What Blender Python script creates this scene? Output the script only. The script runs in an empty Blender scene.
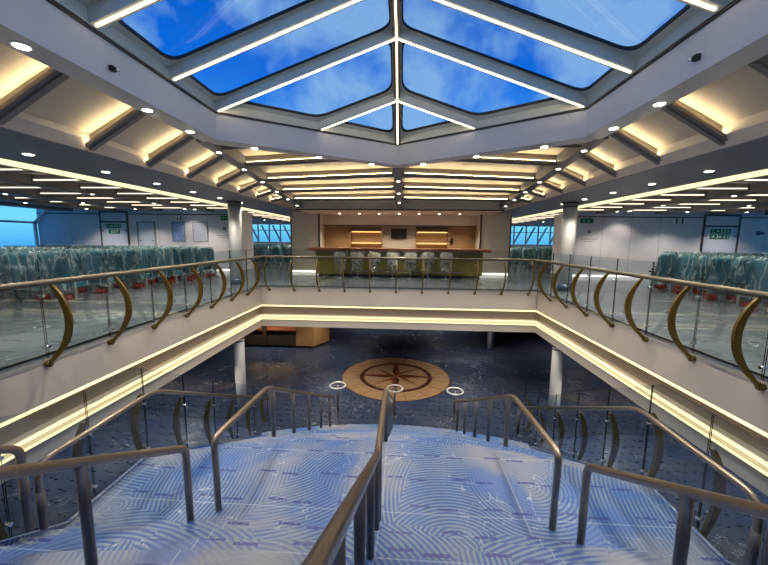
import bpy, bmesh, math, random
from mathutils import Vector, Matrix
random.seed(7)
S = bpy.context.scene
C = S.collection
PI = math.pi

# ------------------------------------------------------------------ materials
def N(nt, t, **kw):
    n = nt.nodes.new(t)
    for k, v in kw.items():
        if k in n.inputs: n.inputs[k].default_value = v
        else: setattr(n, k, v)
    return n

def newmat(name):
    m = bpy.data.materials.new(name); m.use_nodes = True
    nt = m.node_tree; nt.nodes.clear()
    out = nt.nodes.new('ShaderNodeOutputMaterial')
    return m, nt, out

def pbr(name, col, rough=.5, metal=0., spec=.5, var=.06, scale=6., bump=0., coat=0.):
    m, nt, out = newmat(name)
    b = N(nt, 'ShaderNodeBsdfPrincipled')
    b.inputs['Roughness'].default_value = rough
    b.inputs['Metallic'].default_value = metal
    b.inputs['Specular IOR Level'].default_value = spec
    b.inputs['Coat Weight'].default_value = coat
    tc = N(nt, 'ShaderNodeTexCoord')
    nz = N(nt, 'ShaderNodeTexNoise'); nz.inputs['Scale'].default_value = scale; nz.inputs['Detail'].default_value = 4
    nt.links.new(tc.outputs['Object'], nz.inputs['Vector'])
    cr = N(nt, 'ShaderNodeValToRGB')
    a = [max(0, c * (1 - var)) for c in col]; z = [min(1, c * (1 + var)) for c in col]
    cr.color_ramp.elements[0].position = .3; cr.color_ramp.elements[1].position = .7
    cr.color_ramp.elements[0].color = (*a, 1); cr.color_ramp.elements[1].color = (*z, 1)
    nt.links.new(nz.outputs['Fac'], cr.inputs['Fac'])
    nt.links.new(cr.outputs['Color'], b.inputs['Base Color'])
    if bump:
        bp = N(nt, 'ShaderNodeBump'); bp.inputs['Strength'].default_value = bump; bp.inputs['Distance'].default_value = .01
        nt.links.new(nz.outputs['Fac'], bp.inputs['Height']); nt.links.new(bp.outputs['Normal'], b.inputs['Normal'])
    nt.links.new(b.outputs[0], out.inputs[0])
    return m

def emit(name, col, s):
    m, nt, out = newmat(name)
    e = N(nt, 'ShaderNodeEmission'); e.inputs[0].default_value = (*col, 1); e.inputs[1].default_value = s
    nt.links.new(e.outputs[0], out.inputs[0])
    return m

def glass(name, tint=(.86, .93, .92), refl=.08, rough=.0):
    m, nt, out = newmat(name)
    t = N(nt, 'ShaderNodeBsdfTransparent'); t.inputs[0].default_value = (*tint, 1)
    g = N(nt, 'ShaderNodeBsdfGlossy'); g.inputs['Roughness'].default_value = rough; g.inputs[0].default_value = (1, 1, 1, 1)
    lw = N(nt, 'ShaderNodeLayerWeight'); lw.inputs[0].default_value = .5   # Facing is the same on both faces of the sheet
    mx = N(nt, 'ShaderNodeMixShader')
    fr = math_node(nt, 'MULTIPLY_ADD', math_node(nt, 'POWER', lw.outputs['Facing'], 5.), refl * 6, refl * .5)
    nt.links.new(fr, mx.inputs[0])
    nt.links.new(t.outputs[0], mx.inputs[1]); nt.links.new(g.outputs[0], mx.inputs[2])
    nt.links.new(mx.outputs[0], out.inputs[0])
    return m

def plastic_film(name, alpha=.32, white=(.55, .72, .74)):
    """thin crinkled polythene: mostly see-through, crease highlights painted in whitish, glossy"""
    m, nt, out = newmat(name)
    tc = N(nt, 'ShaderNodeTexCoord')
    mp = N(nt, 'ShaderNodeMapping'); mp.inputs['Scale'].default_value = (1.7, 1.7, .5)
    oi = N(nt, 'ShaderNodeObjectInfo')
    ad = N(nt, 'ShaderNodeVectorMath', operation='ADD')
    nt.links.new(tc.outputs['Object'], ad.inputs[0]); 
    sc = N(nt, 'ShaderNodeVectorMath', operation='SCALE'); sc.inputs[3].default_value = 30
    nt.links.new(oi.outputs['Location'], sc.inputs[0]); nt.links.new(sc.outputs[0], ad.inputs[1])
    nt.links.new(ad.outputs[0], mp.inputs[0])
    nz = N(nt, 'ShaderNodeTexNoise'); nz.inputs['Scale'].default_value = 2.3; nz.inputs['Detail'].default_value = 2.6; nz.inputs['Distortion'].default_value = .35
    nt.links.new(mp.outputs[0], nz.inputs['Vector'])
    cr = N(nt, 'ShaderNodeValToRGB')  # pale band paints the crease highlights into the film's opacity
    el = cr.color_ramp.elements
    el[0].position = .40; el[0].color = (.12, .12, .12, 1); el[1].position = .47; el[1].color = (.35, .35, .35, 1)
    e = el.new(.5); e.color = (.95, .95, .95, 1); e = el.new(.53); e.color = (.3, .3, .3, 1); e = el.new(.62); e.color = (.1, .1, .1, 1)
    nt.links.new(nz.outputs['Fac'], cr.inputs[0])
    ma = N(nt, 'ShaderNodeMath', operation='MULTIPLY'); ma.inputs[1].default_value = alpha * 2.
    nt.links.new(cr.outputs[0], ma.inputs[0])
    bp = N(nt, 'ShaderNodeBump'); bp.inputs['Strength'].default_value = .9; bp.inputs['Distance'].default_value = .05
    nt.links.new(nz.outputs['Fac'], bp.inputs['Height'])
    t = N(nt, 'ShaderNodeBsdfTransparent'); t.inputs[0].default_value = (.93, .97, .97, 1)
    b = N(nt, 'ShaderNodeBsdfPrincipled'); b.inputs['Base Color'].default_value = (*white, 1); b.inputs['Roughness'].default_value = .18
    nt.links.new(bp.outputs[0], b.inputs['Normal'])
    mx = N(nt, 'ShaderNodeMixShader')
    nt.links.new(ma.outputs[0], mx.inputs[0]); nt.links.new(t.outputs[0], mx.inputs[1]); nt.links.new(b.outputs[0], mx.inputs[2])
    nt.links.new(mx.outputs[0], out.inputs[0])
    return m

def math_node(nt, op, a, b=None, c=None):
    n = nt.nodes.new('ShaderNodeMath'); n.operation = op
    for i, v in enumerate((a, b, c)):
        if v is None: continue
        if isinstance(v, (int, float)): n.inputs[i].default_value = v
        else: nt.links.new(v, n.inputs[i])
    return n.outputs[0]

def mixc(nt, fac, a, b):
    n = nt.nodes.new('ShaderNodeMix'); n.data_type = 'RGBA'
    if isinstance(fac, (int, float)): n.inputs[0].default_value = fac
    else: nt.links.new(fac, n.inputs[0])
    for i, v in ((6, a), (7, b)):
        if isinstance(v, tuple): n.inputs[i].default_value = (*v, 1)
        else: nt.links.new(v, n.inputs[i])
    return n.outputs[2]

def film_carpet(name, base, line, arcs=True, mark=(.010, .028, .22), ustep=.8, vstep=.5, mw=.27, mh=.06, rough=.3, hazec=None, haze=.4, bump=.5, glints=.5, spec=.5, mk=1.):
    """patterned carpet lying under a printed protective film"""
    m, nt, out = newmat(name)
    tc = N(nt, 'ShaderNodeTexCoord'); P = tc.outputs['Object']
    sx = N(nt, 'ShaderNodeSeparateXYZ'); nt.links.new(P, sx.inputs[0]); X, Y, Z = sx.outputs
    col = base
    nz = N(nt, 'ShaderNodeTexNoise'); nz.inputs['Scale'].default_value = .7; nz.inputs['Detail'].default_value = 3
    nt.links.new(P, nz.inputs['Vector'])
    if arcs:
        vo = N(nt, 'ShaderNodeTexVoronoi', voronoi_dimensions='2D'); vo.inputs['Scale'].default_value = .8
        cb = N(nt, 'ShaderNodeCombineXYZ')
        zz = math_node(nt, 'MULTIPLY', Z, .55)
        nt.links.new(X, cb.inputs[0]); nt.links.new(math_node(nt, 'SUBTRACT', Y, zz), cb.inputs[1])
        nt.links.new(cb.outputs[0], vo.inputs['Vector'])
        cen = N(nt, 'ShaderNodeVectorMath', operation='SUBTRACT'); nt.links.new(vo.outputs['Color'], cen.inputs[0]); cen.inputs[1].default_value = (.5, .5, .5)
        cs = N(nt, 'ShaderNodeVectorMath', operation='SCALE'); cs.inputs[3].default_value = 5.5; nt.links.new(cen.outputs[0], cs.inputs[0])
        fl = N(nt, 'ShaderNodeVectorMath', operation='MULTIPLY'); fl.inputs[1].default_value = (1, 1, 0); nt.links.new(cs.outputs[0], fl.inputs[0])
        ad = N(nt, 'ShaderNodeVectorMath', operation='ADD'); nt.links.new(vo.outputs['Position'], ad.inputs[0]); nt.links.new(fl.outputs[0], ad.inputs[1])
        ds = N(nt, 'ShaderNodeVectorMath', operation='DISTANCE'); nt.links.new(cb.outputs[0], ds.inputs[0]); nt.links.new(ad.outputs[0], ds.inputs[1])
        ring = math_node(nt, 'SINE', math_node(nt, 'MULTIPLY', ds.outputs['Value'], 2 * PI / .058))
        r = math_node(nt, 'MULTIPLY_ADD', ring, .9, .5)
        cl = N(nt, 'ShaderNodeClamp'); nt.links.new(r, cl.inputs[0])
        nf = N(nt, 'ShaderNodeTexNoise'); nf.inputs['Scale'].default_value = 30; nf.inputs['Detail'].default_value = 3
        nt.links.new(P, nf.inputs['Vector'])
        k = math_node(nt, 'MULTIPLY', cl.outputs[0], math_node(nt, 'MULTIPLY_ADD', nf.outputs['Fac'], .9, .35))
        cl2 = N(nt, 'ShaderNodeClamp'); nt.links.new(k, cl2.inputs[0])
        col = mixc(nt, cl2.outputs[0], base, line)
    if hazec:
        cr = N(nt, 'ShaderNodeValToRGB'); cr.color_ramp.elements[0].position = .42; cr.color_ramp.elements[1].position = .62
        cr.color_ramp.elements[1].color = (haze, haze, haze, 1)
        nt.links.new(nz.outputs['Fac'], cr.inputs[0])
        col = mixc(nt, cr.outputs[0], col if not isinstance(col, tuple) else col, hazec)
    if arcs:   # stronger blue where the film hugs the pile, and straight taped seams
        nb = N(nt, 'ShaderNodeTexNoise'); nb.inputs['Scale'].default_value = 1.3; nb.inputs['Detail'].default_value = 1
        of = N(nt, 'ShaderNodeVectorMath', operation='ADD'); of.inputs[1].default_value = (7, 3, 2); nt.links.new(P, of.inputs[0]); nt.links.new(of.outputs[0], nb.inputs['Vector'])
        cb2 = N(nt, 'ShaderNodeValToRGB'); cb2.color_ramp.elements[0].position = .54; cb2.color_ramp.elements[1].position = .68; cb2.color_ramp.elements[1].color = (.6, .6, .6, 1)
        nt.links.new(nb.outputs['Fac'], cb2.inputs[0]); col = mixc(nt, cb2.outputs[0], col, (.02, .11, .42))
        s1 = math_node(nt, 'LESS_THAN', math_node(nt, 'PINGPONG', X, .95), .008); s2 = math_node(nt, 'LESS_THAN', math_node(nt, 'PINGPONG', math_node(nt, 'ADD', Y, .35), .62), .008)
        col = mixc(nt, math_node(nt, 'MULTIPLY', math_node(nt, 'MAXIMUM', s1, s2), .32), col, (.5, .58, .68))
    # printed words of the film, as short dark strokes in staggered rows
    row = math_node(nt, 'FLOOR', math_node(nt, 'DIVIDE', Y, vstep))
    xo = math_node(nt, 'ADD', X, math_node(nt, 'MULTIPLY', row, ustep * .37))
    u = math_node(nt, 'PINGPONG', xo, ustep / 2); v = math_node(nt, 'PINGPONG', Y, vstep / 2)
    mu = math_node(nt, 'LESS_THAN', u, mw / 2); mv = math_node(nt, 'LESS_THAN', v, mh / 2)
    fn = N(nt, 'ShaderNodeTexNoise'); fn.inputs['Scale'].default_value = 32; nt.links.new(P, fn.inputs['Vector'])
    mf = math_node(nt, 'GREATER_THAN', fn.outputs['Fac'], .40)
    mk_ = math_node(nt, 'MULTIPLY', math_node(nt, 'MULTIPLY', mu, mv), math_node(nt, 'MULTIPLY', mf, .9 * mk))
    col = mixc(nt, mk_, col, mark)
    # creases of the film, their glints painted in as pale lines
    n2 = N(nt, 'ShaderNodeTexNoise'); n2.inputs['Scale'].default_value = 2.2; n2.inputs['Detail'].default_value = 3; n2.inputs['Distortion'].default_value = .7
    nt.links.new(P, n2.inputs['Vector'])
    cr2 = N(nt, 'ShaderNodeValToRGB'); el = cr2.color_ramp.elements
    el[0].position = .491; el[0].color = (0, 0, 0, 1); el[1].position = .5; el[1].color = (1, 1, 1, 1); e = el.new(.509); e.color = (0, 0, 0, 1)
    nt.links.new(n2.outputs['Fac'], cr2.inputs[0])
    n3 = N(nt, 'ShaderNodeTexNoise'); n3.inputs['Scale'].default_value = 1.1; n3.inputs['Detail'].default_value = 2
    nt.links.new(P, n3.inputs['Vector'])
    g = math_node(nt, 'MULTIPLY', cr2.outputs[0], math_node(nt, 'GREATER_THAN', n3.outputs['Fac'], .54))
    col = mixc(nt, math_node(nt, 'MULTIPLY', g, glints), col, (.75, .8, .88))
    b = N(nt, 'ShaderNodeBsdfPrincipled'); b.inputs['Roughness'].default_value = rough; b.inputs['Specular IOR Level'].default_value = spec
    nt.links.new(col, b.inputs['Base Color'])
    bp = N(nt, 'ShaderNodeBump'); bp.inputs['Strength'].default_value = bump; bp.inputs['Distance'].default_value = .03
    nt.links.new(n2.outputs['Fac'], bp.inputs['Height']); nt.links.new(bp.outputs[0], b.inputs['Normal'])
    nt.links.new(b.outputs[0], out.inputs[0])
    return m

M = {}
M['white'] = pbr('ivory paint', (.66, .60, .53), .45, var=.02, scale=1.5)
M['ring'] = pbr('pale grey ring paint', (.64, .64, .67), .4, var=.02, scale=1.5)
M['beam'] = pbr('beam grey with shade', (.16, .165, .21), .45, var=.04, scale=2)  # side beam's soffit shade put into the grey; paint itself is lighter
M['rib'] = pbr('grey rib paint', (.22, .205, .20), .5, var=.04, scale=3)
M['cpanel'] = pbr('warm grey ceiling panel', (.66, .58, .48), .5, var=.05, scale=2)
M['cpanel_side'] = pbr('side ceiling panel', (.58, .54, .50), .5, var=.05, scale=2)
M['wall'] = pbr('lavender white wall panel', (.72, .70, .77), .4, var=.02, scale=1)
M['barwall'] = pbr('cream pillar panel', (.78, .67, .54), .45, var=.03, scale=4)
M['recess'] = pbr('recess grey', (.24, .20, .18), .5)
M['dark'] = pbr('dark bronze frame', (.05, .035, .03), .4)
M['black'] = pbr('black plastic', (.006, .006, .007), .6)
M['steel'] = pbr('brushed steel rail', (.36, .30, .25), .3, metal=.85, var=.1, scale=30)
M['steel_post'] = pbr('wrapped steel post', (.17, .165, .17), .32, metal=.6, var=.12, scale=18, bump=.2)
M['brass'] = pbr('champagne handrail', (.13, .115, .08), .42, metal=.3, var=.08, scale=20)
M['gold'] = pbr('olive gold bracket', (.13, .085, .014), .38, metal=.35, var=.1, scale=14)
M['chrome'] = pbr('chrome', (.75, .75, .77), .15, metal=1)
M['mull'] = pbr('skylight frame paint', (.66, .66, .58), .4, var=.04, scale=3)
M['mull_dark'] = pbr('ridge bronze', (.10, .08, .06), .35)
M['gasket'] = pbr('black gasket', (.01, .012, .015), .4)
M['led'] = emit('warm light strip', (1, .76, .40), 16)
M['led_sky'] = emit('skylight light strip', (1, .82, .55), 5)
M['led_f'] = emit('fascia light strip', (1, .80, .40), 1.15)
M['cove_glow'] = emit('lit cove reveal glow', (1, .82, .48), .85)
M['face_glow'] = emit('lit fascia face glow', (1, .74, .36), .6)
M['led_s'] = emit('side ceiling light strip', (1, .84, .62), 1.9)
M['led_base'] = emit('plinth light', (1, .93, .8), 1.2)
M['led_warm'] = emit('amber shelf light', (1, .62, .22), 2.5)
M['lens'] = emit('downlight lens', (1, .9, .72), 9)
M['glass'] = glass('clear balustrade glass', (.87, .92, .945), .08)
M['pane'] = glass('skylight pane', (.93, .96, 1.), .03)
M['pane2'] = glass('window pane', (.9, .97, 1.), .05)
M['gedge'] = pbr('dark glass edge', (.012, .02, .022), .2)
M['stair'] = film_carpet('blue wave carpet under film', (.016, .080, .32), (.165, .26, .38), True, rough=.34, hazec=(.23, .25, .31), haze=.85, bump=.5, glints=.38, ustep=1.0, vstep=.56, mh=.085)
M['deck'] = film_carpet('grey deck carpet under film', (.105, .122, .142), None, False, mark=(.03, .04, .07), rough=.22, hazec=(.19, .21, .23), haze=.8, bump=.6, glints=.5)
M['low'] = film_carpet('navy lobby carpet under film', (.024, .036, .075), None, False, mark=(.004, .004, .012), ustep=.42, vstep=.34, mw=.09, mh=.09, rough=.22, hazec=(.06, .07, .10), haze=.5, bump=.5, glints=.3, spec=.4)
M['teal'] = pbr('teal seat fabric', (.015, .15, .23), .75, var=.25, scale=25)
M['teal_dark'] = pbr('dark teal seat fabric', (.014, .05, .06), .75, var=.25, scale=25)
M['film'] = plastic_film('crinkled seat film', .36)
M['film2'] = plastic_film('stool film', .42, (.6, .58, .54))
M['red'] = pbr('life jacket orange red', (.34, .03, .018), .6, var=.3, scale=14)
M['legm'] = pbr('grey seat leg', (.30, .31, .33), .4, metal=.3)
M['legw'] = pbr('pale steel ring', (.72, .72, .72), .3, metal=.3)
M['wood'] = pbr('red brown counter wood', (.20, .055, .022), .3, var=.25, scale=5, coat=.2)
M['olive'] = pbr('olive bronze panel', (.27, .21, .04), .4, metal=.1, var=.15, scale=9)
M['brown'] = pbr('tan leather panel', (.36, .20, .08), .5, var=.06, scale=6)
M['darkbrown'] = pbr('dark brown panel', (.05, .032, .02), .45)
M['greytan'] = pbr('grey beige panel', (.50, .41, .31), .5)
M['inlay'] = pbr('tan wood inlay', (.25, .155, .085), .35, var=.3, scale=9)
M['inlay_d'] = pbr('dark walnut inlay', (.045, .012, .007), .35)
M['inlay_m'] = pbr('red brown inlay', (.13, .032, .012), .35)
M['paper'] = pbr('poster paper', (.52, .55, .70), .4, var=.2, scale=12)
M['paper2'] = pbr('blue plan poster', (.30, .42, .80), .4, var=.3, scale=5)
M['green'] = pbr('sign green', (.0, .16, .06), .4)
M['whitepaint'] = pbr('white print', (.8, .85, .82), .5)
M['doorw'] = pbr('white door', (.58, .62, .74), .35, var=.02)
M['column'] = pbr('column white', (.56, .58, .60), .35, var=.04, scale=3)
M['bluefilm'] = pbr('blue grey floor film', (.035, .075, .14), .3)
M['purple'] = pbr('purple sign', (.06, .03, .16), .4)
M['amber'] = pbr('amber counter front', (.62, .34, .12), .35)
M['joint'] = pbr('panel joint grey', (.25, .24, .26), .5)

# ------------------------------------------------------------------ mesh helpers
def box(bm, x0, x1, y0, y1, z0, z1, mi=0):
    vs = [bm.verts.new((x, y, z)) for x in (x0, x1) for y in (y0, y1) for z in (z0, z1)]
    for f in ((0, 1, 3, 2), (4, 6, 7, 5), (0, 4, 5, 1), (2, 3, 7, 6), (0, 2, 6, 4), (1, 5, 7, 3)):
        bm.faces.new([vs[i] for i in f]).material_index = mi

def prism(bm, pts, off, mi=0):
    """polygon pts extruded by vector off"""
    off = Vector(off)
    a = [bm.verts.new(p) for p in pts]; b = [bm.verts.new(Vector(p) + off) for p in pts]
    bm.faces.new(a).material_index = mi; bm.faces.new(b[::-1]).material_index = mi
    n = len(pts)
    for i in range(n):
        bm.faces.new((a[i], b[i], b[(i + 1) % n], a[(i + 1) % n])).material_index = mi

def beam(bm, p, q, w, h, up=Vector((0, 0, 1)), mi=0):
    """bar from p to q; p,q on its bottom centre line; width w across, height h upward"""
    p, q = Vector(p), Vector(q); d = (q - p).normalized(); s = d.cross(up).normalized() * (w / 2); u = Vector(up) * h
    prism(bm, [p - s, p + s, p + s + u, p - s + u], q - p, mi)

def fillet(path, r, n=6):
    P = [Vector(p) for p in path]; out = [P[0]]
    for i in range(1, len(P) - 1):
        a, b, c = P[i - 1], P[i], P[i + 1]
        u, v = (a - b), (c - b); k = min(r, u.length * .48, v.length * .48)
        s, e = b + u.normalized() * k, b + v.normalized() * k
        for j in range(n + 1):
            t = j / n; out.append(s * (1 - t) ** 2 + b * 2 * t * (1 - t) + e * t * t)
    out.append(P[-1]); return out

def tube(bm, path, r, seg=14, closed=False):
    P = [Vector(p) for p in path]; n = len(P); rings = []
    prev = None
    for i in range(n):
        if closed: t = (P[(i + 1) % n] - P[i - 1])
        else: t = P[min(i + 1, n - 1)] - P[max(i - 1, 0)]
        t.normalize()
        if prev is None:
            a = Vector((0, 0, 1)) if abs(t.z) < .9 else Vector((1, 0, 0)); s = t.cross(a).normalized()
        else:
            s = (prev - t * prev.dot(t)).normalized()
        prev = s; u = s.cross(t)
        rings.append([bm.verts.new(P[i] + (s * math.cos(2 * PI * k / seg) + u * math.sin(2 * PI * k / seg)) * r) for k in range(seg)])
    for i in range(n if closed else n - 1):
        A, B = rings[i], rings[(i + 1) % n]
        for k in range(seg):
            f = bm.faces.new((A[k], A[(k + 1) % seg], B[(k + 1) % seg], B[k])); f.smooth = True
    if not closed:
        bm.faces.new(rings[0][::-1]); bm.faces.new(rings[-1])

def cyl(bm, x, y, z0, z1, r, seg=20, r2=None):
    r2 = r if r2 is None else r2
    a = [bm.verts.new((x + r * math.cos(2 * PI * k / seg), y + r * math.sin(2 * PI * k / seg), z0)) for k in range(seg)]
    b = [bm.verts.new((x + r2 * math.cos(2 * PI * k / seg), y + r2 * math.sin(2 * PI * k / seg), z1)) for k in range(seg)]
    for k in range(seg):
        f = bm.faces.new((a[k], a[(k + 1) % seg], b[(k + 1) % seg], b[k])); f.smooth = True
    bm.faces.new(a[::-1]); bm.faces.new(b)

def obj(name, bm, mats, parent=None, shift=None, bevel=0., smooth=False):
    if shift is None:
        r = parent
        while r is not None and r.parent is not None: r = r.parent
        shift = Vector(r.location) if r is not None else Vector((0, 0, 0))
    me = bpy.data.meshes.new(name)
    bmesh.ops.recalc_face_normals(bm, faces=bm.faces)
    if bevel:
        bmesh.ops.bevel(bm, geom=list(bm.edges), offset=bevel, segments=2, profile=.6, affect='EDGES', clamp_overlap=True)
    bmesh.ops.translate(bm, verts=bm.verts, vec=-Vector(shift))
    if smooth:
        for f in bm.faces: f.smooth = True
    bm.to_mesh(me); bm.free()
    for m in (mats if isinstance(mats, (list, tuple)) else [mats]): me.materials.append(M[m] if isinstance(m, str) else m)
    o = bpy.data.objects.new(name, me); C.objects.link(o)
    if parent is not None: o.parent = parent
    return o

def tag(o, label, cat, group=None, kind=None):
    if label: o['label'] = label
    if cat: o['category'] = cat
    if group: o['group'] = group
    if kind: o['kind'] = kind
    return o

def empty(name, loc, label=None, cat=None, group=None, kind=None):
    o = bpy.data.objects.new(name, None); C.objects.link(o); o.location = loc; o.empty_display_size = .1
    return tag(o, label, cat, group, kind)

def struct(name, bm, mats, parent=None, **kw):
    o = obj(name, bm, mats, parent, **kw)
    if parent is None: o['kind'] = 'structure'
    return o

def bx(name, dims, mat, parent=None, bevel=0.):
    bm = bmesh.new(); box(bm, *dims); return obj(name, bm, mat, parent, bevel=bevel)

def copy_tree(o, parent=None):
    c = o.copy(); C.objects.link(c)
    if parent is not None: c.parent = parent
    for ch in list(o.children): copy_tree(ch, c)
    return c

ORD = ['first', 'second', 'third', 'fourth', 'fifth', 'sixth', 'seventh', 'eighth', 'ninth', 'tenth', 'eleventh', 'twelfth', 'thirteenth', 'fourteenth', 'fifteenth', 'sixteenth', 'seventeenth', 'eighteenth', 'nineteenth', 'twentieth']
SIDE = {-1: 'left', 1: 'right'}

# ------------------------------------------------------------------ key dimensions (metres; upper deck is z = 0)
A, B = 4.89, 11.85          # half width and far edge of the stair void
LOW = -4.2                  # lower lobby floor
LAND = -1.95                # stair landing
WY = 16.7                   # cross walls
Y0, Y1 = .3, 4.07           # upper flight
Y2, Y3 = 5.72, 10.0         # lower flight
REAR = -6.
FAR = 28.
HULL = 18.7

def zs(y):
    if y <= Y0: return 0.
    if y <= Y1: return LAND * (y - Y0) / (Y1 - Y0)
    if y <= Y2: return LAND
    if y <= Y3: return LAND + (LOW - LAND) * (y - Y2) / (Y3 - Y2)
    return LOW

# ------------------------------------------------------------------ floors
bm = bmesh.new()
box(bm, -HULL, -A - .02, REAR, B, -.06, 0); box(bm, A + .02, HULL, REAR, B, -.06, 0)
box(bm, -A - .02, A + .02, REAR, Y0 - .02, -.06, 0); box(bm, -HULL, HULL, B + .02, FAR, -.06, 0)
o = struct('floor', bm, 'deck'); o['label'] = 'upper deck floor of grey carpet under wrinkled clear film'
bm = bmesh.new(); box(bm, -HULL, HULL, REAR, FAR, LOW - .1, LOW)
o = struct('floor', bm, 'low'); o['label'] = 'lower lobby floor of navy carpet with small dark marks under film'

# ------------------------------------------------------------------ fascia round the void, swept along its three sides
def sweep3(bm, prof, mi=0, y_near=-3.):
    """profile points (d outward from the void, z)"""
    cols = []
    for d, z in prof:
        cols.append([bm.verts.new(p) for p in ((-A - d, y_near, z), (-A - d, B + d, z), (A + d, B + d, z), (A + d, y_near, z))])
    n = len(prof)
    for i in range(n):
        a, b = cols[i], cols[(i + 1) % n]
        for j in range(3):
            bm.faces.new((a[j], b[j], b[j + 1], a[j + 1])).material_index = mi
def rect(d0, d1, z0, z1): return [(d0, z0), (d1, z0), (d1, z1), (d0, z1)]
bm = bmesh.new()
sweep3(bm, [(0, .0), (0, -.70), (.14, -.70), (.14, -1.10), (0, -1.10), (0, -1.24), (.03, -1.26), (.03, -1.5), (1.6, -1.5), (1.6, -.07), (.03, -.07), (.03, 0)])
fas = struct('trim_1', bm, 'white'); fas['label'] = 'ivory fascia around the stair opening'
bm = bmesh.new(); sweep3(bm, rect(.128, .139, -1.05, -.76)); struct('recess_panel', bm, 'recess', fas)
bm = bmesh.new(); sweep3(bm, rect(-.004, .05, -.75, -.70)); struct('light_strip', bm, 'led_f', fas)
bm = bmesh.new(); sweep3(bm, rect(-.004, .04, -1.125, -1.085)); struct('light_strip', bm, 'led_f', fas)
bm = bmesh.new(); sweep3(bm, rect(-.004, .02, -1.18, -1.135)); struct('light_strip', bm, 'face_glow', fas)  # no lamp: lit face between the strips, given its own glow
bm = bmesh.new(); sweep3(bm, rect(-.004, .02, -1.235, -1.19)); struct('light_strip', bm, 'led_f', fas)
bm = bmesh.new(); sweep3(bm, rect(-.012, .02, -.012, .015)); struct('edge_trim', bm, 'dark', fas)
bm = bmesh.new()
box(bm, -HULL, -A - 1.5, REAR, FAR, -1.52, -1.42); box(bm, A + 1.5, HULL, REAR, FAR, -1.52, -1.42); box(bm, -A - 1.5, A + 1.5, B + 1.5, FAR, -1.52, -1.42)
o = struct('ceiling', bm, 'cpanel_side'); o['label'] = 'low ceiling of the lobby below'

# ------------------------------------------------------------------ upper deck walls
TR = 2.86
def sidewall(s):
    w = empty('wall_' + SIDE[s], (s * 13, WY, 0), kind='structure'); w['label'] = 'pale lavender panelled wall across the %s side of the deck' % SIDE[s]
    def xr(a, b): return (min(s * a, s * b), max(s * a, s * b))
    x0, x1 = xr(8.3, HULL)
    bm = bmesh.new(); box(bm, x0, x1, WY, WY + 2.2, 0, 3.25); obj('wall_panel', bm, 'wall', w)
    bm = bmesh.new(); box(bm, x0, x1, WY - .015, WY, TR - .025, TR + .02); obj('rail_line', bm, 'dark', w)
    bm = bmesh.new()
    for k in (9.6, 10.9, 12.2, 16.9): box(bm, s * k - .006, s * k + .006, WY - .004, WY, 0, 3.2)
    obj('panel_joint', bm, 'joint', w)
    bm = bmesh.new(); x0, x1 = xr(8.35, 9.35 if s < 0 else 12.); box(bm, x0, x1, WY - .03, WY - .002, .03, .11)
    b = obj('baseboard_' + SIDE[s], bm, 'led_base', None); b['kind'] = 'structure'; b['label'] = 'glowing white plinth strip of the %s cross wall' % SIDE[s]
    bm = bmesh.new(); x0, x1 = xr(8.28, 8.34); box(bm, x0, x1, WY - .02, WY + .3, 0, 3.1); obj('corner_strip', bm, 'dark', w)
for s in (-1, 1): sidewall(s)

def hull(s):
    h = empty('wall_hull_' + SIDE[s], (s * HULL, 5, 0), kind='structure')
    def q(a): return s * a
    bm = bmesh.new()
    for x0, x1, z0, z1 in ((HULL, HULL + .1, -.06, 1.1),):
        box(bm, min(q(x0), q(x1)), max(q(x0), q(x1)), REAR, FAR, z0, z1)
    box(bm, min(q(HULL - .9), q(HULL + .1)), max(q(HULL - .9), q(HULL + .1)), REAR, FAR, 3.1, 3.3)
    obj('wall_panel', bm, 'wall', h)
    bm = bmesh.new()
    ys = [REAR + 2.27 * k for k in range(11)] 
    for y in [v for v in ys if v < WY - .4] + [WY - .1]:
        box(bm, min(q(HULL), q(HULL + .1)), max(q(HULL), q(HULL + .1)), y - .06, y + .06, 1.1, 2.42)
        beam(bm, (q(HULL + .05), y, 2.36), (q(HULL - .75), y, 3.08), .12, .07)
    box(bm, min(q(HULL), q(HULL + .1)), max(q(HULL), q(HULL + .1)), REAR, WY, 2.34, 2.44)
    obj('window_frame', bm, 'whitepaint', h)
    bm = bmesh.new(); box(bm, min(q(HULL + .04), q(HULL + .06)), max(q(HULL + .04), q(HULL + .06)), REAR, WY, 1.1, 2.36)
    prism(bm, [(q(HULL + .05), REAR, 2.42), (q(HULL - .72), REAR, 3.12), (q(HULL - .72), REAR, 3.13), (q(HULL + .05), REAR, 2.43)], (0, WY - REAR, 0))
    obj('pane', bm, 'pane2', h)
    h['label'] = 'ship side with sloped windows on the %s' % SIDE[s]
    h.name = 'window_1' if s < 0 else 'window_2'
for s in (-1, 1): hull(s)

# far windows seen through the two passages
def farwin(s):
    w = empty('window_3' if s < 0 else 'window_4', (s * 11, FAR, 0), kind='structure')
    w['label'] = 'bright blue windows at the far end of the %s passage' % SIDE[s]
    bm = bmesh.new(); a, b = sorted((s * 5.3, s * HULL))
    box(bm, a, b, FAR, FAR + .1, -.06, 1.42); box(bm, a, b, FAR, FAR + .1, 2.86, 3.3); obj('wall_panel', bm, 'wall', w)
    bm = bmesh.new(); x = 5.3
    while x < HULL:
        box(bm, s * x - .05, s * x + .05, FAR, FAR + .09, 1.42, 2.86)
        beam(bm, (s * (x + .1), FAR + .25, 1.5), (s * (x + .75), FAR + .25, 2.8), .14, .04, up=Vector((0, 1, 0)))
        x += .95
    box(bm, a, b, FAR, FAR + .09, 2.35, 2.41)
    obj('window_frame', bm, 'whitepaint', w)
    bm = bmesh.new(); box(bm, a, b, FAR + .04, FAR + .05, 1.42, 2.86); obj('pane', bm, 'pane2', w)
for s in (-1, 1): farwin(s)

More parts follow.
